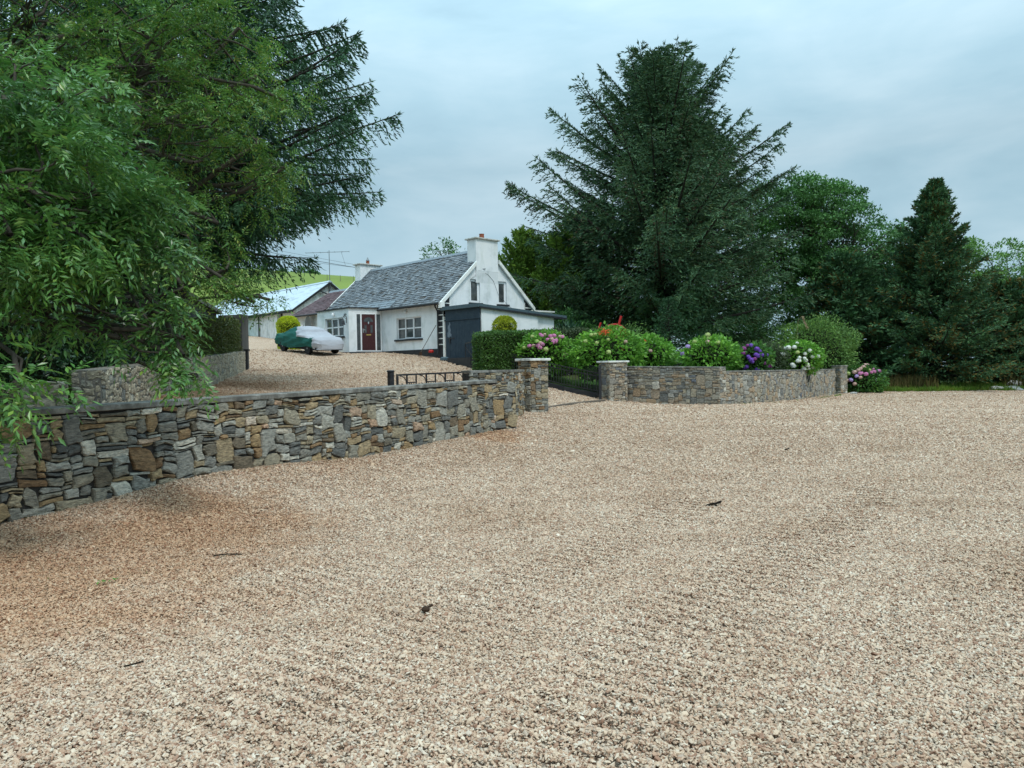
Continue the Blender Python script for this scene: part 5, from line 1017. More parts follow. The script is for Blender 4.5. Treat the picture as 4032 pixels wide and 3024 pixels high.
def box_hedge(label, A, Bp, depth, z0, z1, m, seed, n, leaf, rag=.05, name='hedge', round_=.15, corem='core', w=.5):
    """clipped hedge along A->B (plan), extending `depth` behind (left of travel)"""
    r = np.random.default_rng(seed); A, Bp = np.array(A, float), np.array(Bp, float); L = np.hypot(*(Bp - A)); d = (Bp - A) / L; nb = np.array([-d[1], d[0]]); t = tag(empty(name, (A[0], A[1], z0(0))), label, 'hedge')
    hm = (z1(0) - z0(0) + z1(L) - z0(L)) / 2; ar = [L * hm, L * depth, depth * hm, depth * hm, L * hm * .35]; tot = sum(ar); P, N = [], []
    for k, a in enumerate(ar):
        c = int(n * a / tot); u, v = r.random(c), r.random(c)
        if k == 0: s, q, z, nn_ = u * L, 0 * u, v, (0, -1, 0)
        elif k == 1: s, q, z, nn_ = u * L, v * depth, 0 * u + 1, (0, 0, 1)
        elif k == 2: s, q, z, nn_ = 0 * u, u * depth, v, (-1, 0, 0)
        elif k == 3: s, q, z, nn_ = 0 * u + L, u * depth, v, (1, 0, 0)
        else: s, q, z, nn_ = u * L, 0 * u + depth, v, (0, 1, 0)
        za = np.array([z0(x) for x in s]); zb = np.array([z1(x) for x in s]); zz = za + (zb - za) * z; bul = rag * 2.2 * (vnoise(s * 1.6 + q * 2 + seed, zz * 2.2 + q) + .6 * vnoise(s * 5, zz * 5 + q * 3)) + r.normal(0, rag * .6, c)
        ed = np.minimum(1, np.minimum(np.minimum(s, L - s) / round_, np.maximum(zb - zz, 0) / round_ + (k == 1) * 1)); 
        xy = A + np.outer(s + nn_[0] * bul, d) + np.outer(q + nn_[1] * bul * 1.0 + (k == 0) * (1 - ed) * round_ * .4, nb); P.append(np.c_[xy, zz + nn_[2] * bul]); N.append(np.tile(np.r_[d * nn_[0] + nb * nn_[1], nn_[2]], (c, 1)))
    P, N = np.concatenate(P), np.concatenate(N); off = np.array([A[0], A[1], z0(0)]); fmesh('foliage', [simple_leaves(r, P, leaf, N * .7, w, .5, .1)], m, t, off)
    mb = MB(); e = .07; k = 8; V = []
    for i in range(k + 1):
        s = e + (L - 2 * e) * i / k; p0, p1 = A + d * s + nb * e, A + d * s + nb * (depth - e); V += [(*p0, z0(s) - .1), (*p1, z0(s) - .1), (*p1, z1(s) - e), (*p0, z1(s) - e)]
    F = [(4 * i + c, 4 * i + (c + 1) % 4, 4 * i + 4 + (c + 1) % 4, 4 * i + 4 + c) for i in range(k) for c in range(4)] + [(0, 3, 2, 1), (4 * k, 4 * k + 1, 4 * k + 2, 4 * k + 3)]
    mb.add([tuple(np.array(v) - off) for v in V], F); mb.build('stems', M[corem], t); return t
# ---------------------------------------------------------------- the ash beside the camera
def PB_(px, py, Y, r_, s=.85): return (W(px, py, Y), r_, s)
nb_ = [PB_(40, 420, 8.6, .95), PB_(280, 540, 8.8, .72), PB_(110, 740, 8.0, .85), PB_(380, 760, 8.6, .66), PB_(560, 870, 8.9, .40), PB_(290, 900, 8.2, .55), PB_(40, 920, 7.6, .55), PB_(480, 960, 8.7, .36),
       PB_(220, 1010, 8.3, .34), PB_(600, 930, 9.1, .18), PB_(520, 1060, 8.9, .16), PB_(660, 1190, 8.7, .10), PB_(725, 1330, 8.6, .05), PB_(370, 1020, 8.8, .24), PB_(70, 1070, 8.0, .24), PB_(-70, 1420, 7.0, .3), PB_(-20, 1540, 6.9, .26), PB_(20, 1630, 6.9, .14), PB_(690, 1250, 8.7, .18), PB_(720, 1400, 8.6, .13), PB_(770, 1480, 8.6, .10), PB_(420, 1230, 8.7, .16), PB_(180, 1240, 8.3, .2), PB_(470, 1330, 8.6, .03), PB_(300, 1090, 8.7, .12), PB_(690, 1400, 8.6, .04), PB_(640, 1300, 8.7, .05),
       PB_(-300, 700, 8.0, 1.2), PB_(-300, 1050, 7.6, .9)]
broadleaf('near ash tree, large drooping compound leaves hanging over the front wall', (-9.9, 9.8, 1.4), (-7.9, 9.4, 3.6), nb_, M['ash'], 51, kind='ash', per=24, cl=.34, cdens=.95, trunk_r=.26, name='ash_tree', ashlen=.29, npair=5, shell=.35, bough=.35)
fb_ = [PB_(120, 80, 14, 1.6), PB_(380, 120, 14.5, 1.7), PB_(640, 200, 15, 1.5), PB_(850, 160, 15.5, 1.2), PB_(250, 350, 13.5, 1.4), PB_(560, 430, 14.2, 1.4), PB_(830, 430, 15, 1.3), PB_(1020, 560, 15.5, .9), PB_(1120, 660, 15.5, .5), PB_(760, 640, 14.5, 1.1), PB_(960, 720, 15.2, .8),
       PB_(600, 800, 14.5, .9), PB_(860, 880, 14.6, .7), PB_(760, 1010, 14.3, .8), PB_(890, 1060, 14.5, .6), PB_(930, 1130, 14.6, .42), PB_(860, 1170, 14.4, .4), PB_(1000, 1190, 14.6, .18), PB_(1060, 1180, 14.6, .10), PB_(560, 250, 15, 1.2), PB_(1010, 300, 16, .7), PB_(940, 110, 16, .6), PB_(1130, 400, 16, .35), PB_(0, 250, 13.5, 1.5), PB_(-300, 200, 13, 2.0), PB_(720, 1120, 14.3, .6)]
broadleaf('tall ash tree behind, small bright leaves on dark spreading boughs', (-12.2, 15.2, 1.9), (-10.9, 15.0, 6.6), fb_, M['ashfar'], 52, kind='ash', per=26, cl=.50, cdens=.80, trunk_r=.36, name='ash_tree', ashlen=.24, npair=4, shell=.40, bough=.30, droop=.25)
# ---------------------------------------------------------------- left spruce, hanging twigs
rp_l = lambda u: float(np.interp(u, [0, .10, .16, .24, .32, .44, .55, .7, .85, 1], [2.0, 2.6, 3.4, 5.6, 6.5, 5.0, 4.0, 2.8, 1.5, .2]))
conifer('very tall dark spruce with drooping boughs reaching out over the drive', (-9.4, 21.6, 1.8), 19.0, rp_l, 61, 300, M['spruce'], q=.155, qw=.04, top_e=35, bot_e=-14, curve=.16, tw=.55, hang=.75, nt=44, tuft=14, trunk_r=.42, z_low=.19, zbias=1.15)
broadleaf('dark leafy tree filling the bank behind the two ashes', (-15.5, 24, 3), (-15.5, 24, 7), [((-16, 24, 8), 4.2), ((-19, 22, 10), 4), ((-13.5, 26, 6.5), 2.8), ((-20, 20, 5), 3.5), ((-14.5, 22.5, 11.5), 3.2)], M['oak'], 53, leaf=.16, per=70, cl=.9, cdens=1.0, trunk_r=.4)
# hedges on the bank
box_hedge('brownish green clipped hedge on top of the retaining wall, beside the grey outhouse', (-8.35, 19.4), (-11.0, 31.2), 1.0, lambda s: 1.95 + .05 * s, lambda s: 2.85 + .075 * s, M['hedgebrown'], 71, 30000, .075, rag=.07)
box_hedge('dark ivy covered hedge on the bank under the near ash', (-10.2, 8.9), (-6.6, 11.3), 1.0, lambda s: 1.35, lambda s: 2.5, M['ivy'], 72, 14000, .075, rag=.10)
box_hedge('dark ivy covered hedge behind the retaining wall under the far ash', (-6.75, 12.2), (-8.3, 19.2), 1.0, lambda s: 1.6, lambda s: 2.75, M['ivy'], 73, 15000, .08, rag=.10)
# ---------------------------------------------------------------- big spruce in the garden
def rp_big(u): return float(np.interp(u, [0, .12, .3, .45, .58, .7, .8, .9, .97, 1.], [8.2, 8.8, 8.8, 8.4, 7.4, 5.8, 4.2, 2.5, 1.1, .2]))
conifer('huge dark blue green spruce with upswept branches towering over the garden', (8.9, 45.5, 1.4), 18.1, rp_big, 81, 235, M['sitka'], q=.22, qw=.058, top_e=55, bot_e=-6, curve=.10, tw=.74, hang=.38, nt=34, tuft=13, trunk_r=.45, z_low=.11, m2=M['sitkatan'], mix=.05, lrand=(.5, 1.16))
conifer('second thinner spruce stem growing out of the right side of the huge spruce', (11.8, 46.5, 1.6), 14.4, lambda u: 5.8 * (1 - u) ** .6 * min(1, .5 + u * 2), 82, 130, M['sitka'], q=.21, qw=.055, top_e=48, bot_e=-5, curve=.10, tw=.6, hang=.25, nt=28, tuft=11, trunk_r=.3)
conifer('shorter spruce on the left side of the huge spruce', (4.9, 47.0, 1.6), 9.8, lambda u: 5.2 * (1 - u) ** .6 * min(1, .5 + u * 2), 83, 110, M['sitka'], q=.21, qw=.055, top_e=40, bot_e=-8, curve=.10, tw=.6, hang=.3, nt=28, tuft=11, trunk_r=.25)
conifer('small young pale green spruce with a bare stem in front of the huge spruce', (7.9, 38.0, g1(7.9, 38.0)), 3.9, lambda u: 1.35 * (1 - u) ** .5, 84, 60, M['spruce'], q=.12, qw=.032, top_e=30, bot_e=-5, curve=.1, tw=.30, hang=.2, nt=14, tuft=6, trunk_r=.09, z_low=.38)
# broadleaved trees right of it
g_ = 'trees along the back of the garden'
broadleaf('large round dark green broadleaf tree right of the huge spruce', (20.5, 52, 1.0), (20.5, 52, 6.0), [((20.4, 52, 10.6), 4.0), ((22.8, 51, 9.0), 3.6), ((18.3, 52, 9.6), 3.0), ((24.6, 51.5, 6.6), 2.9), ((20.5, 50.5, 6.2), 3.2), ((17.5, 52, 6.0), 2.8), ((22.3, 53, 12.0), 2.2), ((19.2, 51.4, 12.6), 1.9), ((25.8, 52, 4.6), 2.3), ((16.2, 51.5, 12.0), 1.7)], M['oak'], 91, leaf=.22, per=130, cl=.85, cdens=1.6, trunk_r=.5, flat=.5)
broadleaf('mid height dark broadleaf tree between the round tree and the brown tipped conifer', (27.4, 55, .8), (27.4, 55, 4), [((26.4, 55, 9.2), 2.6), ((29.0, 54.5, 7.6), 2.5), ((24.4, 54.5, 9.0), 2.2), ((25.4, 54, 5.4), 2.4), ((27, 53.5, 3.2), 2.4)], M['oak'], 92, leaf=.22, per=110, cl=.85, cdens=1.5, trunk_r=.3, flat=.5)
conifer('dark pine like conifer with rust brown branch tips and a spiky pointed top', (24.9, 45.2, .1), 12.0, lambda u: float(np.interp(u, [0, .15, .4, .6, .75, .9, 1], [5.2, 4.9, 3.6, 2.4, 1.6, .8, .2])), 93, 220, M['pine'], q=.22, qw=.07, top_e=42, bot_e=-4, curve=.16, tw=.55, hang=.05, nt=30, tuft=11, trunk_r=.32, z_low=.03, name='pine_tree', m2=M['pinerust'], mix=.16, lrand=(.7, 1.1))
conifer('low bushy conifer with rust brown tips at the right edge', (30.2, 46.5, .0), 6.0, lambda u: 4.4 * (1 - u) ** .55, 94, 120, M['pine'], q=.30, qw=.10, top_e=35, bot_e=-4, curve=.15, tw=.5, hang=.05, nt=22, tuft=7, trunk_r=.25, z_low=.03, name='pine_tree', m2=M['pinerust'], mix=.30)
conifer('low dark conifer between the garden wall end and the spiky topped conifer', (20.4, 46.5, .3), 7.6, lambda u: 4.0 * (1 - u) ** .5, 95, 110, M['pine'], q=.30, qw=.10, top_e=35, bot_e=-4, curve=.15, tw=.5, hang=.05, nt=22, tuft=7, trunk_r=.25, z_low=.03, name='pine_tree', m2=M['pinerust'], mix=.10)
broadleaf('pale yellow green tree behind the spiky topped conifer at the right edge', (36, 58, .5), (36, 58, 4), [((33.2, 58, 8.8), 2.6), ((36.4, 58, 8.2), 3.0), ((39.6, 58, 7.8), 3.0), ((35, 57, 5.4), 3.0), ((39, 57, 4.6), 3.0)], M['oaklight'], 96, leaf=.22, per=100, cl=.9, cdens=1.5, trunk_r=.35, flat=.5)
broadleaf('thin leafed tree with sky showing through at the right edge', (39.5, 54, .5), (39.5, 54, 5), [((38.2, 54, 9.3), 1.5), ((40.4, 54, 8.2), 1.8), ((39, 53, 6), 2.2)], M['oaklight'], 97, leaf=.2, per=26, cl=.7, cdens=.6, trunk_r=.2, flat=.5)
broadleaf('dark green bushy tree low at the right edge behind the weeds', (34, 49, .2), (34, 49, 2), [((33.5, 49, 4.2), 2.6), ((36.5, 48, 3.6), 2.6), ((31.5, 49.5, 2.6), 2.4), ((34.5, 47.5, 1.8), 1.9), ((38.5, 47.5, 2.2), 2.2)], M['oak'], 98, leaf=.2, per=70, cl=.8, cdens=1.0, trunk_r=.2, flat=.5)
# behind the cottage
broadleaf('small round topped tree above the cottage ridge left of the right chimney', (-4.4, 56, 3.8), (-4.0, 56, 7), [((-5.0, 56, 10.0), 1.35), ((-3.6, 56, 9.6), 1.3), ((-2.4, 56, 9.9), 1.0), ((-4.4, 56, 8.2), 1.6)], M['oak'], 101, leaf=.2, per=40, cl=.55, cdens=.8, trunk_r=.2, flat=.7)
for i, (x, y, h, rr_c, lb) in enumerate([(.9, 48.5, 9.0, 3.2, 'yellow green cypress right behind the right chimney'), (3.0, 46.8, 8.8, 3.2, 'shorter yellow green cypress just right of the cottage gable'), (4.2, 50.0, 10.4, 3.2, 'tall yellow green cypress against the left edge of the huge spruce'), (-1.6, 51.0, 7.6, 2.0, 'darker cypress set back in the gap between its two neighbours')]):
    conifer(lb, (x, y, g1(x, y)), h - 2.2, lambda u, rr_c=rr_c: rr_c * (1 - u) ** .42 * min(1, .6 + u * 2), 110 + i, 110, M['cypress'], q=.26, qw=.09, top_e=62, bot_e=15, curve=.2, tw=.42, hang=-.1, nt=26, tuft=6, trunk_r=.18, z_low=.03, name='cypress_tree', group='cypresses behind the cottage', tips=False)
# undergrowth closing the gaps under the big trees
for i, (x, y, a, b_, c_, lb) in enumerate([(2.6, 43.5, 1.9, 1.3, 1.3, 'dark evergreen bush behind the end of the shed roof'), (15.0, 49.5, 3.4, 2.0, 1.5, 'dark bush under the right skirt of the huge spruce'), (22.5, 48.5, 4.4, 1.6, 1.3, 'dark low bush at the foot of the conifers by the grass verge')]):
    bush(lb, (x, y, g1(x, y) + c_ * .75), (a, b_, c_), M['oak'], 120 + i, 7000, .18, name='shrub')
# ---------------------------------------------------------------- garden hedge and shrubs
hz0 = lambda s: 1.2 + .1 * s
box_hedge('clipped bright green hedge in front of the white shed', (-1.1, 31.95), (2.0, 33.9), 1.0, lambda s: 1.5, lambda s: 3.14 + .035 * s, M['hedge'], 74, 17000, .085, rag=.035)
box_hedge('duller far end of the garden hedge behind the pink hydrangea', (2.05, 34.0), (4.6, 36.2), 1.0, lambda s: 1.3, lambda s: 3.32 + .0 * s, M['hedgedull'], 75, 11000, .09, rag=.08)
def topiary(lb, px, w, ytop, Y, m, seed, grp='golden clipped bushes'):
    p = W(px, ytop, Y); zg = g1(p[0], p[1]); h = (p[2] - zg); r = np.random.default_rng(seed); t = tag(empty('topiary_bush', (p[0], p[1], zg)), lb, 'bush', grp); n = 9000
    th = r.random(n) * 6.283; s = r.random(n) * (h + w * .5); cap = s > h * .82; rr = np.where(cap, np.sqrt(r.random(n)) * w * .5, w * .5); z = np.where(cap, h - .30 * w * (rr / (w * .5)) ** 3.2, r.random(n) * (h - .20 * w)); rr = rr * (1 + .04 * np.sin(th * 5 + z * 6)) * (1 - .10 * np.clip(1 - z / h, 0, 1))
    P = np.c_[rr * np.cos(th), rr * np.sin(th), z] + r.normal(0, .015, (n, 3)); out = nrm(np.c_[np.cos(th) * ~cap, np.sin(th) * ~cap, cap * 1. + .2])
    D = nrm(out * .5 + np.array([0, 0, -.55]) * (~cap[:, None]) + np.array([0, 0, .3]) * cap[:, None] + r.normal(size=(n, 3)) * .35); fmesh('foliage', [kites(P, D, rvec(r, n), .09 * r.uniform(.7, 1.4, n), .03, .1)], m, t)
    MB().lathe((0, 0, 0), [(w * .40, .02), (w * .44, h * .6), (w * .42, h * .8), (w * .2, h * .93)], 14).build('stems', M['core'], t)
topiary('bright golden yellow domed topiary bush in front of the barn, behind the covered car', 1134, 1.22, 1250, 43.5, M['gold'], 131)
topiary('duller yellow green domed topiary bush behind the clipped hedge, in front of the shed', 1986, .98, 1251, 34.2, M['gold2'], 132)
GH = 'hydrangea bushes behind the walls'
def hyd(lb, px, py, Y, rad, m, seed, n, spots, size=.10, leaf=.16, **k):
    c = W(px, py, Y); t = bush(lb, c, rad, m, seed, n, leaf, w=.62, lump=.07, ragged=.045, name='hydrangea_bush', cat='hydrangea', group=GH, depth=.22, zmin=-.9, **k); flowers(t, c, rad, spots, Y, seed, size); return t
P_, Q_, G_, U_, MG, Wh, Li = 'fpink', 'fpale', 'fgreen', 'fpurple', 'fmag', 'fwhite', 'flilac'
hyd('hydrangea with bright pink flower heads in front of the clipped hedge', 2146, 1392, 32.9, (1.22, .9, .92), M['hydr'], 141, 2600,
    [(2085, 1363, P_), (2120, 1361, P_), (2128, 1352, Q_), (2136, 1356, P_), (2126, 1370, P_), (2102, 1361, Q_), (2156, 1337, P_), (2172, 1336, Q_), (2180, 1342, P_), (2186, 1346, P_), (2190, 1340, P_), (2178, 1348, P_), (2128, 1317, P_), (2134, 1323, P_), (2146, 1318, Q_), (2167, 1324, P_), (2181, 1323, P_), (2212, 1328, P_), (2205, 1326, Q_), (2096, 1325, G_), (2114, 1344, G_), (2064, 1369, G_), (2228, 1396, Q_), (2150, 1376, G_)], .105)
hyd('largest hydrangea, mostly green leaves, spilling over the railing beside the right pillar', 2390, 1398, 31.9, (1.50, 1.1, 1.08), M['hydr'], 142, 4200,
    [(2328, 1320, G_), (2343, 1317, G_), (2428, 1298, G_), (2395, 1337, G_), (2463, 1346, Q_), (2396, 1387, G_), (2473, 1312, G_), (2306, 1345, G_), (2350, 1350, G_)], .10, leaf=.17)
hyd('hydrangea with orange red flowers right behind the right pillar', 2556, 1402, 33.0, (1.05, .9, .85), M['hydr'], 143, 2400, [(2506, 1352, Q_), (2581, 1330, G_), (2560, 1382, Q_)], .09)
hyd('leafy hydrangea with two lilac heads on its left side, above the right garden wall', 2800, 1408, 30.6, (1.16, .9, .80), M['hydr'], 144, 2600, [(2688, 1393, Li), (2709, 1366, Li), (2786, 1347, Q_), (2786, 1320, G_), (2790, 1334, G_), (2826, 1349, G_), (2736, 1346, G_)], .105)
hyd('hydrangea covered in deep purple flower heads above the garden wall', 2974, 1418, 31.0, (.68, .6, .62), M['hydrdark'], 145, 1300,
    [(2958, 1362, U_), (2944, 1361, MG), (2980, 1375, U_), (2992, 1383, U_), (2926, 1391, MG), (2950, 1410, U_), (2958, 1418, U_), (2946, 1404, U_), (2976, 1397, U_), (2984, 1401, U_), (2972, 1413, MG), (3000, 1398, U_), (3018, 1399, U_), (2940, 1444, U_), (2934, 1448, U_), (2982, 1454, U_), (3012, 1430, MG), (3028, 1442, MG), (2962, 1424, U_), (2928, 1374, MG)], .10)
hyd('hydrangea covered in white flower heads above the garden wall', 3150, 1410, 34.0, (.92, .7, .70), M['hydr'], 146, 1800,
    [(3138, 1352, Wh), (3128, 1367, Wh), (3104, 1369, Wh), (3088, 1373, Wh), (3070, 1399, Wh), (3080, 1396, Wh), (3086, 1395, Wh), (3188, 1380, Wh), (3140, 1388, G_), (3170, 1393, Wh), (3200, 1404, Wh), (3148, 1408, Wh), (3168, 1411, Wh), (3144, 1421, Wh), (3172, 1420, Wh), (3120, 1437, Wh), (3124, 1441, Wh), (3180, 1437, Wh), (3202, 1446, Wh), (3204, 1452, Wh), (3165, 1452, Wh), (3182, 1450, Wh), (3072, 1367, G_), (3222, 1403, Wh)], .105)
hyd('hydrangea with pink and lilac heads on the grass beyond the garden wall end', 3400, 1497, 40.2, (1.12, .9, .78), M['hydrdark'], 147, 2400,
    [(3405, 1438, Q_), (3415, 1438, Q_), (3400, 1446, Q_), (3388, 1452, Q_), (3380, 1458, Q_), (3393, 1469, P_), (3386, 1471, P_), (3438, 1455, P_), (3440, 1463, P_), (3452, 1460, Li), (3424, 1457, G_), (3373, 1481, Li), (3388, 1486, Q_), (3364, 1465, Q_), (3324, 1471, G_), (3340, 1471, G_), (3410, 1473, P_), (3350, 1496, Li), (3337, 1498, Q_), (3450, 1496, Li), (3483, 1498, Li), (3365, 1511, Q_), (3430, 1466, P_), (3460, 1462, P_)], .115)
# red flowers in the big hydrangeas (montbretia growing through them)
rf_ = np.random.default_rng(7); V = []
for (px, py, Y, s, n) in [(2388, 1306, 31.2, .15, 70), (2376, 1312, 31.1, .10, 30), (2450, 1308, 31.6, .14, 40), (2530, 1341, 32.2, .08, 26), (2500, 1338, 32.2, .10, 14), (2452, 1376, 31.1, .05, 5)]:
    c = W(px, py, Y); V.append(kites(c + rf_.normal(size=(n, 3)) * np.array([s, .12, s * .45]), rvec(rf_, n), rvec(rf_, n), .085, .04))
t = tag(empty('montbretia', (5.0, 31.4, 2.0)), 'orange red montbretia flowers standing up through the big hydrangea', 'flowers'); fmesh('petals', V, M['fred'], t, (5.0, 31.4, 2.0))
# other shrubs
c = W(3205, 1388, 41.2); bush('big arching light green shrub behind the white hydrangea', c, (2.25, 1.4, 1.75), M['shrub'], 151, 12000, .14, w=.5, lump=.13, ragged=.07, name='light_shrub', depth=.3)
c = W(3025, 1412, 33.5); bush('brownish green small leaved shrub between the purple and white hydrangeas', c, (.85, .7, .72), M['hedgedull'], 152, 4200, .07, lump=.08, name='small_leaved_shrub')
c = W(2960, 1420, 34.5); bush('dull green shrub behind the purple hydrangea', c, (.9, .7, .75), M['hedgedull'], 153, 3600, .08, name='small_leaved_shrub')
c = W(2465, 1385, 34.6); bush('pale feathery shrub behind the largest hydrangea', c, (1.5, .8, 1.05), M['shrub'], 154, 3800, .11, w=.3, name='feathery_shrub')
c = W(3420, 1560, 39.4); 
def spiky(lb, px, py, Y, n, L, seed, spread=1.):
    p = W(px, py, Y); zg = g1(p[0], p[1]); r = np.random.default_rng(seed); a = r.random(n) * 6.283; e = r.uniform(.25, 1.45, n); D = np.c_[np.cos(a) * np.cos(e) * spread, np.sin(a) * np.cos(e) * spread, np.sin(e)]; D = nrm(D)
    st = np.c_[r.normal(0, .25, n), r.normal(0, .2, n), r.uniform(0, .5, n) + (p[2] - zg) * .35]; t = tag(empty('spiky_plant', (p[0], p[1], zg)), lb, 'plant'); LL = L * r.uniform(.6, 1.1, n)
    k1 = kites(st, D, np.tile([0, 0, 1.], (n, 1)), LL * .62, .055, .1, .6); st2 = st + D * (LL * .55)[:, None]; k2 = kites(st2, nrm(D + np.c_[D[:, 0] * .6, D[:, 1] * .6, -.35 * np.ones(n)]), np.tile([0, 0, 1.], (n, 1)), LL * .5, .05, .1, .3); fmesh('leaves', [k1, k2], M['spiky'], t)
    mb = MB(); mb.tube([(0, 0, -.2), (.03, 0, (p[2] - zg) * .5)], [.12, .08], 8); mb.build('stem', M['barkdark'], t)
spiky('dark spiky leaved plant above the lilac flowered hydrangea', 2775, 1330, 37.0, 900, 1.35, 161)
spiky('dark palm like plant beside the end of the shed roof', 2236, 1278, 39.5, 500, 1.2, 162)
t = tag(empty('pampas_plume', (16.6, 38.8, 0)), 'single buff grass plume above the light green shrub', 'plume'); c = W(3158, 1245, 38.4); r_ = np.random.default_rng(4); cs = np.array([c + np.array([.02 * k, 0, -.05 * k]) for k in range(12)])
fmesh('plume', [kites(np.repeat(cs, 8, 0), nrm(r_.normal(size=(96, 3)) * .4 + np.array([.3, 0, -.8])), rvec(r_, 96), .14, .03)], M['plume'], t, (16.6, 38.8, 0)); MB().tube([(c[0] - 17.0, c[1] - 38.8, 1.2), (c[0] - 16.8, c[1] - 38.8, c[2] - .2), (c[0] - 16.6, c[1] - 38.8, c[2])], .006, 5).build('stalk', M['plume'], t)
# ---------------------------------------------------------------- grass verge, weeds, rocks on the right
def blades(name, lb, n, xf, m, seed, L, wd, lean=.5, kind='stuff'):
    r = np.random.default_rng(seed); x, y = xf(r, n); z = gz(x, y) + .0; D = nrm(np.c_[r.normal(0, lean, len(x)), r.normal(0, lean, len(x)), np.ones(len(x))]); V, F = kites(np.c_[x, y, z], D, rvec(r, len(x)), L * r.uniform(.5, 1.3, len(x)), wd, .0, .3); link(name, raw_mesh(name, V, F, m), kind=kind, label=lb)
VX, VY = [16.7, 19, 25, 40, 48], [39.4, 40.6, 41.5, 42.6, 43.0]
def verge(r, n): x = r.uniform(16.7, 47, n); return x, np.interp(x, VX, VY) - .12 + r.random(n) ** 1.3 * 4.2 + .12 * np.sin(x * 3)
blades('grass', 'bright green grass verge beyond the gravel on the right', 60000, verge, M['grassb'], 171, .26, .035)
def vw(r, n): x = r.uniform(18.5, 40, n); y = np.interp(x, VX, VY) + .35 + r.random(n) * 2.6; k = vnoise(x * .5 + 3, y * .5) > -.05; return x[k], y[k]
blades('tall_weeds', 'tall dry brown weeds and seed heads along the verge', 6500, vw, M['weed'], 172, .80, .04, .22)
def vw2(r, n): x = r.uniform(17.0, 46, n); y = np.interp(x, VX, VY) + .5 + r.random(n) * 3.6; return x, y
blades('rough_grass', 'longer rough green grass behind the verge', 12000, vw2, M['grassb'], 173, .40, .03, .35)
def edge(r, n):
    P = np.array([(4.9, 30.6), (7.5, 27.45), (9.8, 29.5), (12.8, 33.2), (15.2, 36.7), (16.6, 38.7)]); s = r.random(n) * (len(P) - 1); i = s.astype(int); f = s - i; q = P[i] * (1 - f[:, None]) + P[i + 1] * f[:, None]; return q[:, 0] + r.normal(.08, .05, n), q[:, 1] - np.abs(r.normal(.1, .05, n))
for i, (x, y, s, h) in enumerate([(17.3, 39.0, .22, .08), (24.0, 41.7, .16, .10), (24.8, 41.75, .2, .10), (26.3, 41.75, .42, .18), (27.3, 41.95, .6, .17), (28.0, 42.9, .5, .34), (28.7, 42.2, .5, .22)]):
    r = random.Random(i); mb = MB(); prof = []; V, F = [], []; nr_, na_ = 6, 10
    for a in range(nr_):
        ph = math.pi * (a + .5) / nr_
        for b_ in range(na_): th = 6.283 * b_ / na_; k = r.uniform(.78, 1.15); V.append((s * k * math.sin(ph) * math.cos(th), s * .7 * k * math.sin(ph) * math.sin(th), h * k * math.cos(ph)))
    F = [(a * na_ + b_, a * na_ + (b_ + 1) % na_, (a + 1) * na_ + (b_ + 1) % na_, (a + 1) * na_ + b_) for a in range(nr_ - 1) for b_ in range(na_)] + [tuple(range(na_)), tuple(range((nr_ - 1) * na_, nr_ * na_))]
    lbs = ['small pale flat stone at the foot of the wall end pillar', 'smaller left stone of two at the gravel edge by the verge', 'small right stone of two at the gravel edge by the verge', 'dark grey boulder at the far right gravel edge', 'long pale flat boulder at the far right gravel edge', 'tall rough boulder among weeds at the far right edge', 'rightmost rounded boulder at the far right gravel edge']
    o = mb.add(V, F).build('boulder', M['rock']); tag(o, lbs[i], 'rock', 'rocks at the edge of the gravel'); o.location = (x, y, g1(x, y) + h * .4)
# small things lying on the gravel
def on_ground(px, py):
    d = BA @ np.array([(px - 2016) / FPX, -(py - 1512) / FPX, -1.0]); tt = 1.
    for _ in range(60): p = CAM + d * tt; tt += (p[2] - (g1(p[0], p[1]) + float(ruts(p[0], p[1])) + .035)) / max(.02, -d[2]) * .8
    return CAM + d * tt
def twig(lb, px, py, segs, name='twig', m='twig', r_=.008, cat='twig'):
    p = on_ground(px, py); mb = MB()
    for s in segs: mb.tube([(a, b_, c + .01) for a, b_, c in s], r_, 6)
    o = tag(mb.build(name, M[m]), lb, cat, 'bits fallen on the gravel'); o.location = p
twig('dark forked twig lying on the gravel right of the middle', 2810, 1993, [[(-.10, -.02, 0), (0, .03, .02), (.12, .10, .02)], [(-.08, .04, .0), (0, .0, .03), (.03, -.05, 0)], [(.03, .03, .02), (.12, .05, .05)]], r_=.014)
twig('thin straight twig lying on the brown stained gravel', 895, 2190, [[(-.14, 0, 0), (0, .01, .01), (.14, .03, 0)]], r_=.006)
twig('tiny dark stick on the gravel near the bottom left', 525, 2625, [[(-.05, -.02, 0), (.05, .03, .01)]], r_=.005)
twig('distant small dark twig on the gravel beyond the forked one', 3100, 1772, [[(-.05, 0, 0), (.05, .03, .02)]], r_=.012)
p = on_ground(1676, 2412); mb = MB(); mb.lathe((0, 0, .01), [(.01, 0), (.03, .005), (.034, .02), (.02, .035), (.005, .04)], 9); mb.bar((.0, 0, .03), (.05, .03, .05), .02, .012); o = tag(mb.build('dry_leaf', M['litter']), 'crumpled dark brown dead leaf on the gravel at the lower middle', 'leaf', 'bits fallen on the gravel'); o.location = p
p = on_ground(420, 2302); r_ = np.random.default_rng(2); n = 9; V = kites(np.tile([0, 0, .03], (n, 1)) + np.c_[np.linspace(-.06, .06, n), np.linspace(-.02, .03, n), np.zeros(n)], nrm(r_.normal(size=(n, 3)) * np.array([1, 1, .15])), np.tile([0, 0, 1.], (n, 1)), .06, .022); o = link('fallen_leaf', raw_mesh('fallen_leaf', V[0], V[1], M['ash'])); tag(o, 'green ash leaf fallen on the brown stained gravel', 'leaf', 'bits fallen on the gravel'); o.location = p
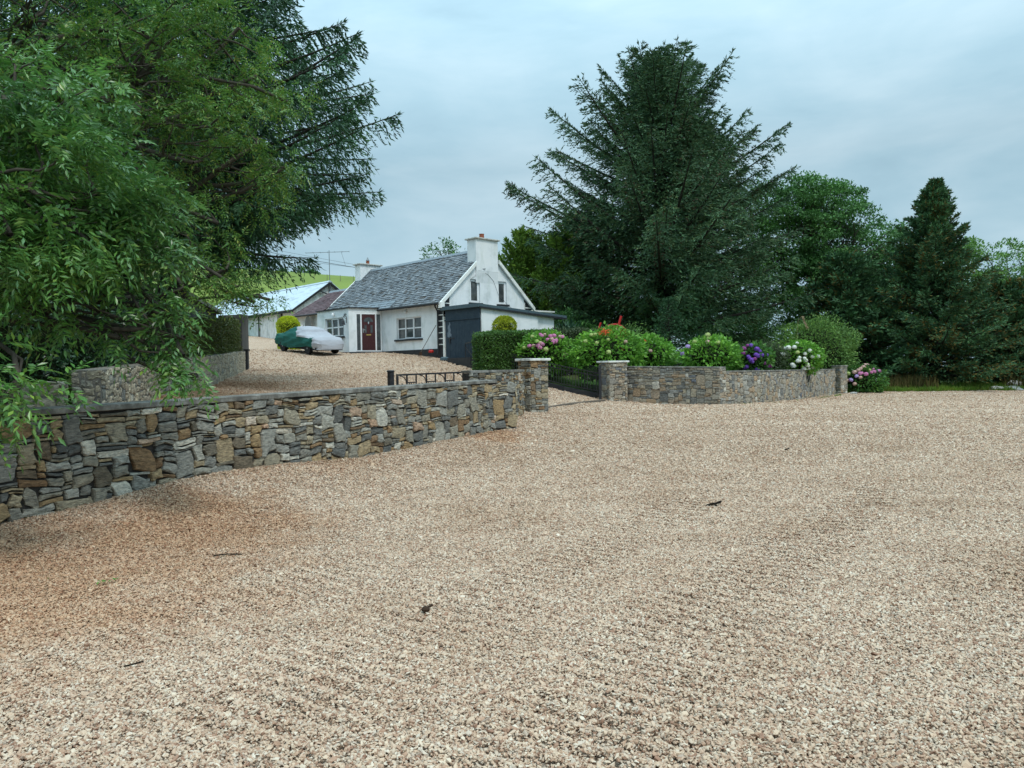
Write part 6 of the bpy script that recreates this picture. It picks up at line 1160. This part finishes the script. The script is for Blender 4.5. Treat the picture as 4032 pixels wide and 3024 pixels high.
# bushes on the skyline of the pasture
r = random.Random(12)
for i, (px, s) in enumerate([(1052, .6), (1125, .9), (1208, 1.7), (1236, 1.0), (1258, .7), (1165, .4)]):
    x = (px - 2016) / 3028 * 138; z = float(hillz(np.array([x]), np.array([138.]))[0])
    t = tag(empty('hawthorn_bush', (x, 138, z)), ['tiny bush at the left end of the pasture skyline', 'bush left of the middle of the pasture skyline', 'largest bush on the pasture skyline above the barn', 'second bush just right of the largest skyline bush', 'bush on the skyline nearest the television aerial', 'small low bush left of the largest skyline bush'][i], 'bush', 'bushes on the pasture skyline')
    rr = np.random.default_rng(i); n = 260; P = rvec(rr, n) * rr.random((n, 1)) ** .4 * np.array([s, s * .6, s * .6]) + np.array([0, 0, s * .45]); fmesh('foliage', [simple_leaves(rr, P, .42, None, .6)], M['oak'], t); MB().tube([(0, 0, -.3), (.05, 0, s * .6)], [.12, .05], 6).build('stem', M['barkdark'], t)
mb = MB()
for k in range(26): x = -50 + k * 1.25 * 1.6; z = float(hillz(np.array([x]), np.array([118.]))[0]); mb.box(x - .03, x + .03, 117.97, 118.03, z - .2, z + .95)
tag(mb.build('field_fence', M['wood']), 'faint line of thin fence posts across the pasture', 'fence')

# leaf and needle litter dropped under the trees
rl = np.random.default_rng(77); n = 6000; k_ = rl.integers(0, 4, n); cx_ = np.array([-4.2, -5.4, -6.6, -3.2])[k_]; cy_ = np.array([6.6, 5.2, 15.5, 8.6])[k_]; x = cx_ + rl.normal(0, 1.5, n); y = cy_ + rl.normal(0, 1.2, n) + (k_ == 2) * rl.normal(0, 2.5, n)
kp = inpoly(x, y, YARD) & (y > 2.5) & (vnoise(x * 1.5, y * 1.5) > -.12) & ~((y > 8.3 + (x + 5.4) / .521 - .1) & (y < 9.6 + (x + 5.4) / .521)); x, y = x[kp], y[kp]
# a thicker drift along the foot of the front wall
n2 = 3200; yy_ = rl.uniform(4, 18, n2); xx_ = ax(yy_) + np.abs(rl.normal(0, .14, n2)) + .04; x, y = np.r_[x, xx_], np.r_[y, yy_]; n = len(x)
V, F = kites(np.c_[x, y, gz(x, y) + ruts(x, y) + .048], nrm(np.c_[rl.normal(size=(n, 2)), rl.normal(0, .15, n)]), nrm(np.array([0, 0, 1.]) + rl.normal(size=(n, 3)) * .3), rl.uniform(.012, .034, n), rl.uniform(.004, .012, n))
M['litter2'] = leafmat('leaf_litter_brown', [(.10, .05, .025), (.16, .09, .04), (.07, .04, .02), (.22, .14, .06), (.10, .12, .03)], vs_=1, rough=.8, spec=.1)
link('leaf_litter', raw_mesh('leaf_litter', V, F, M['litter2']), kind='stuff', label='fallen brown leaflets and needles at the wall foot and under the trees')
# weeds rooted at the foot of the walls
def wf(r, n): x_, y_ = edge(r, n); k = vnoise(x_ * 2.3, y_ * 2.3) > .12; return x_[k], y_[k]
blades('wall_foot_weeds', 'small green weeds at the foot of the garden wall', 1500, wf, M['grassb'], 181, .09, .018, .6)
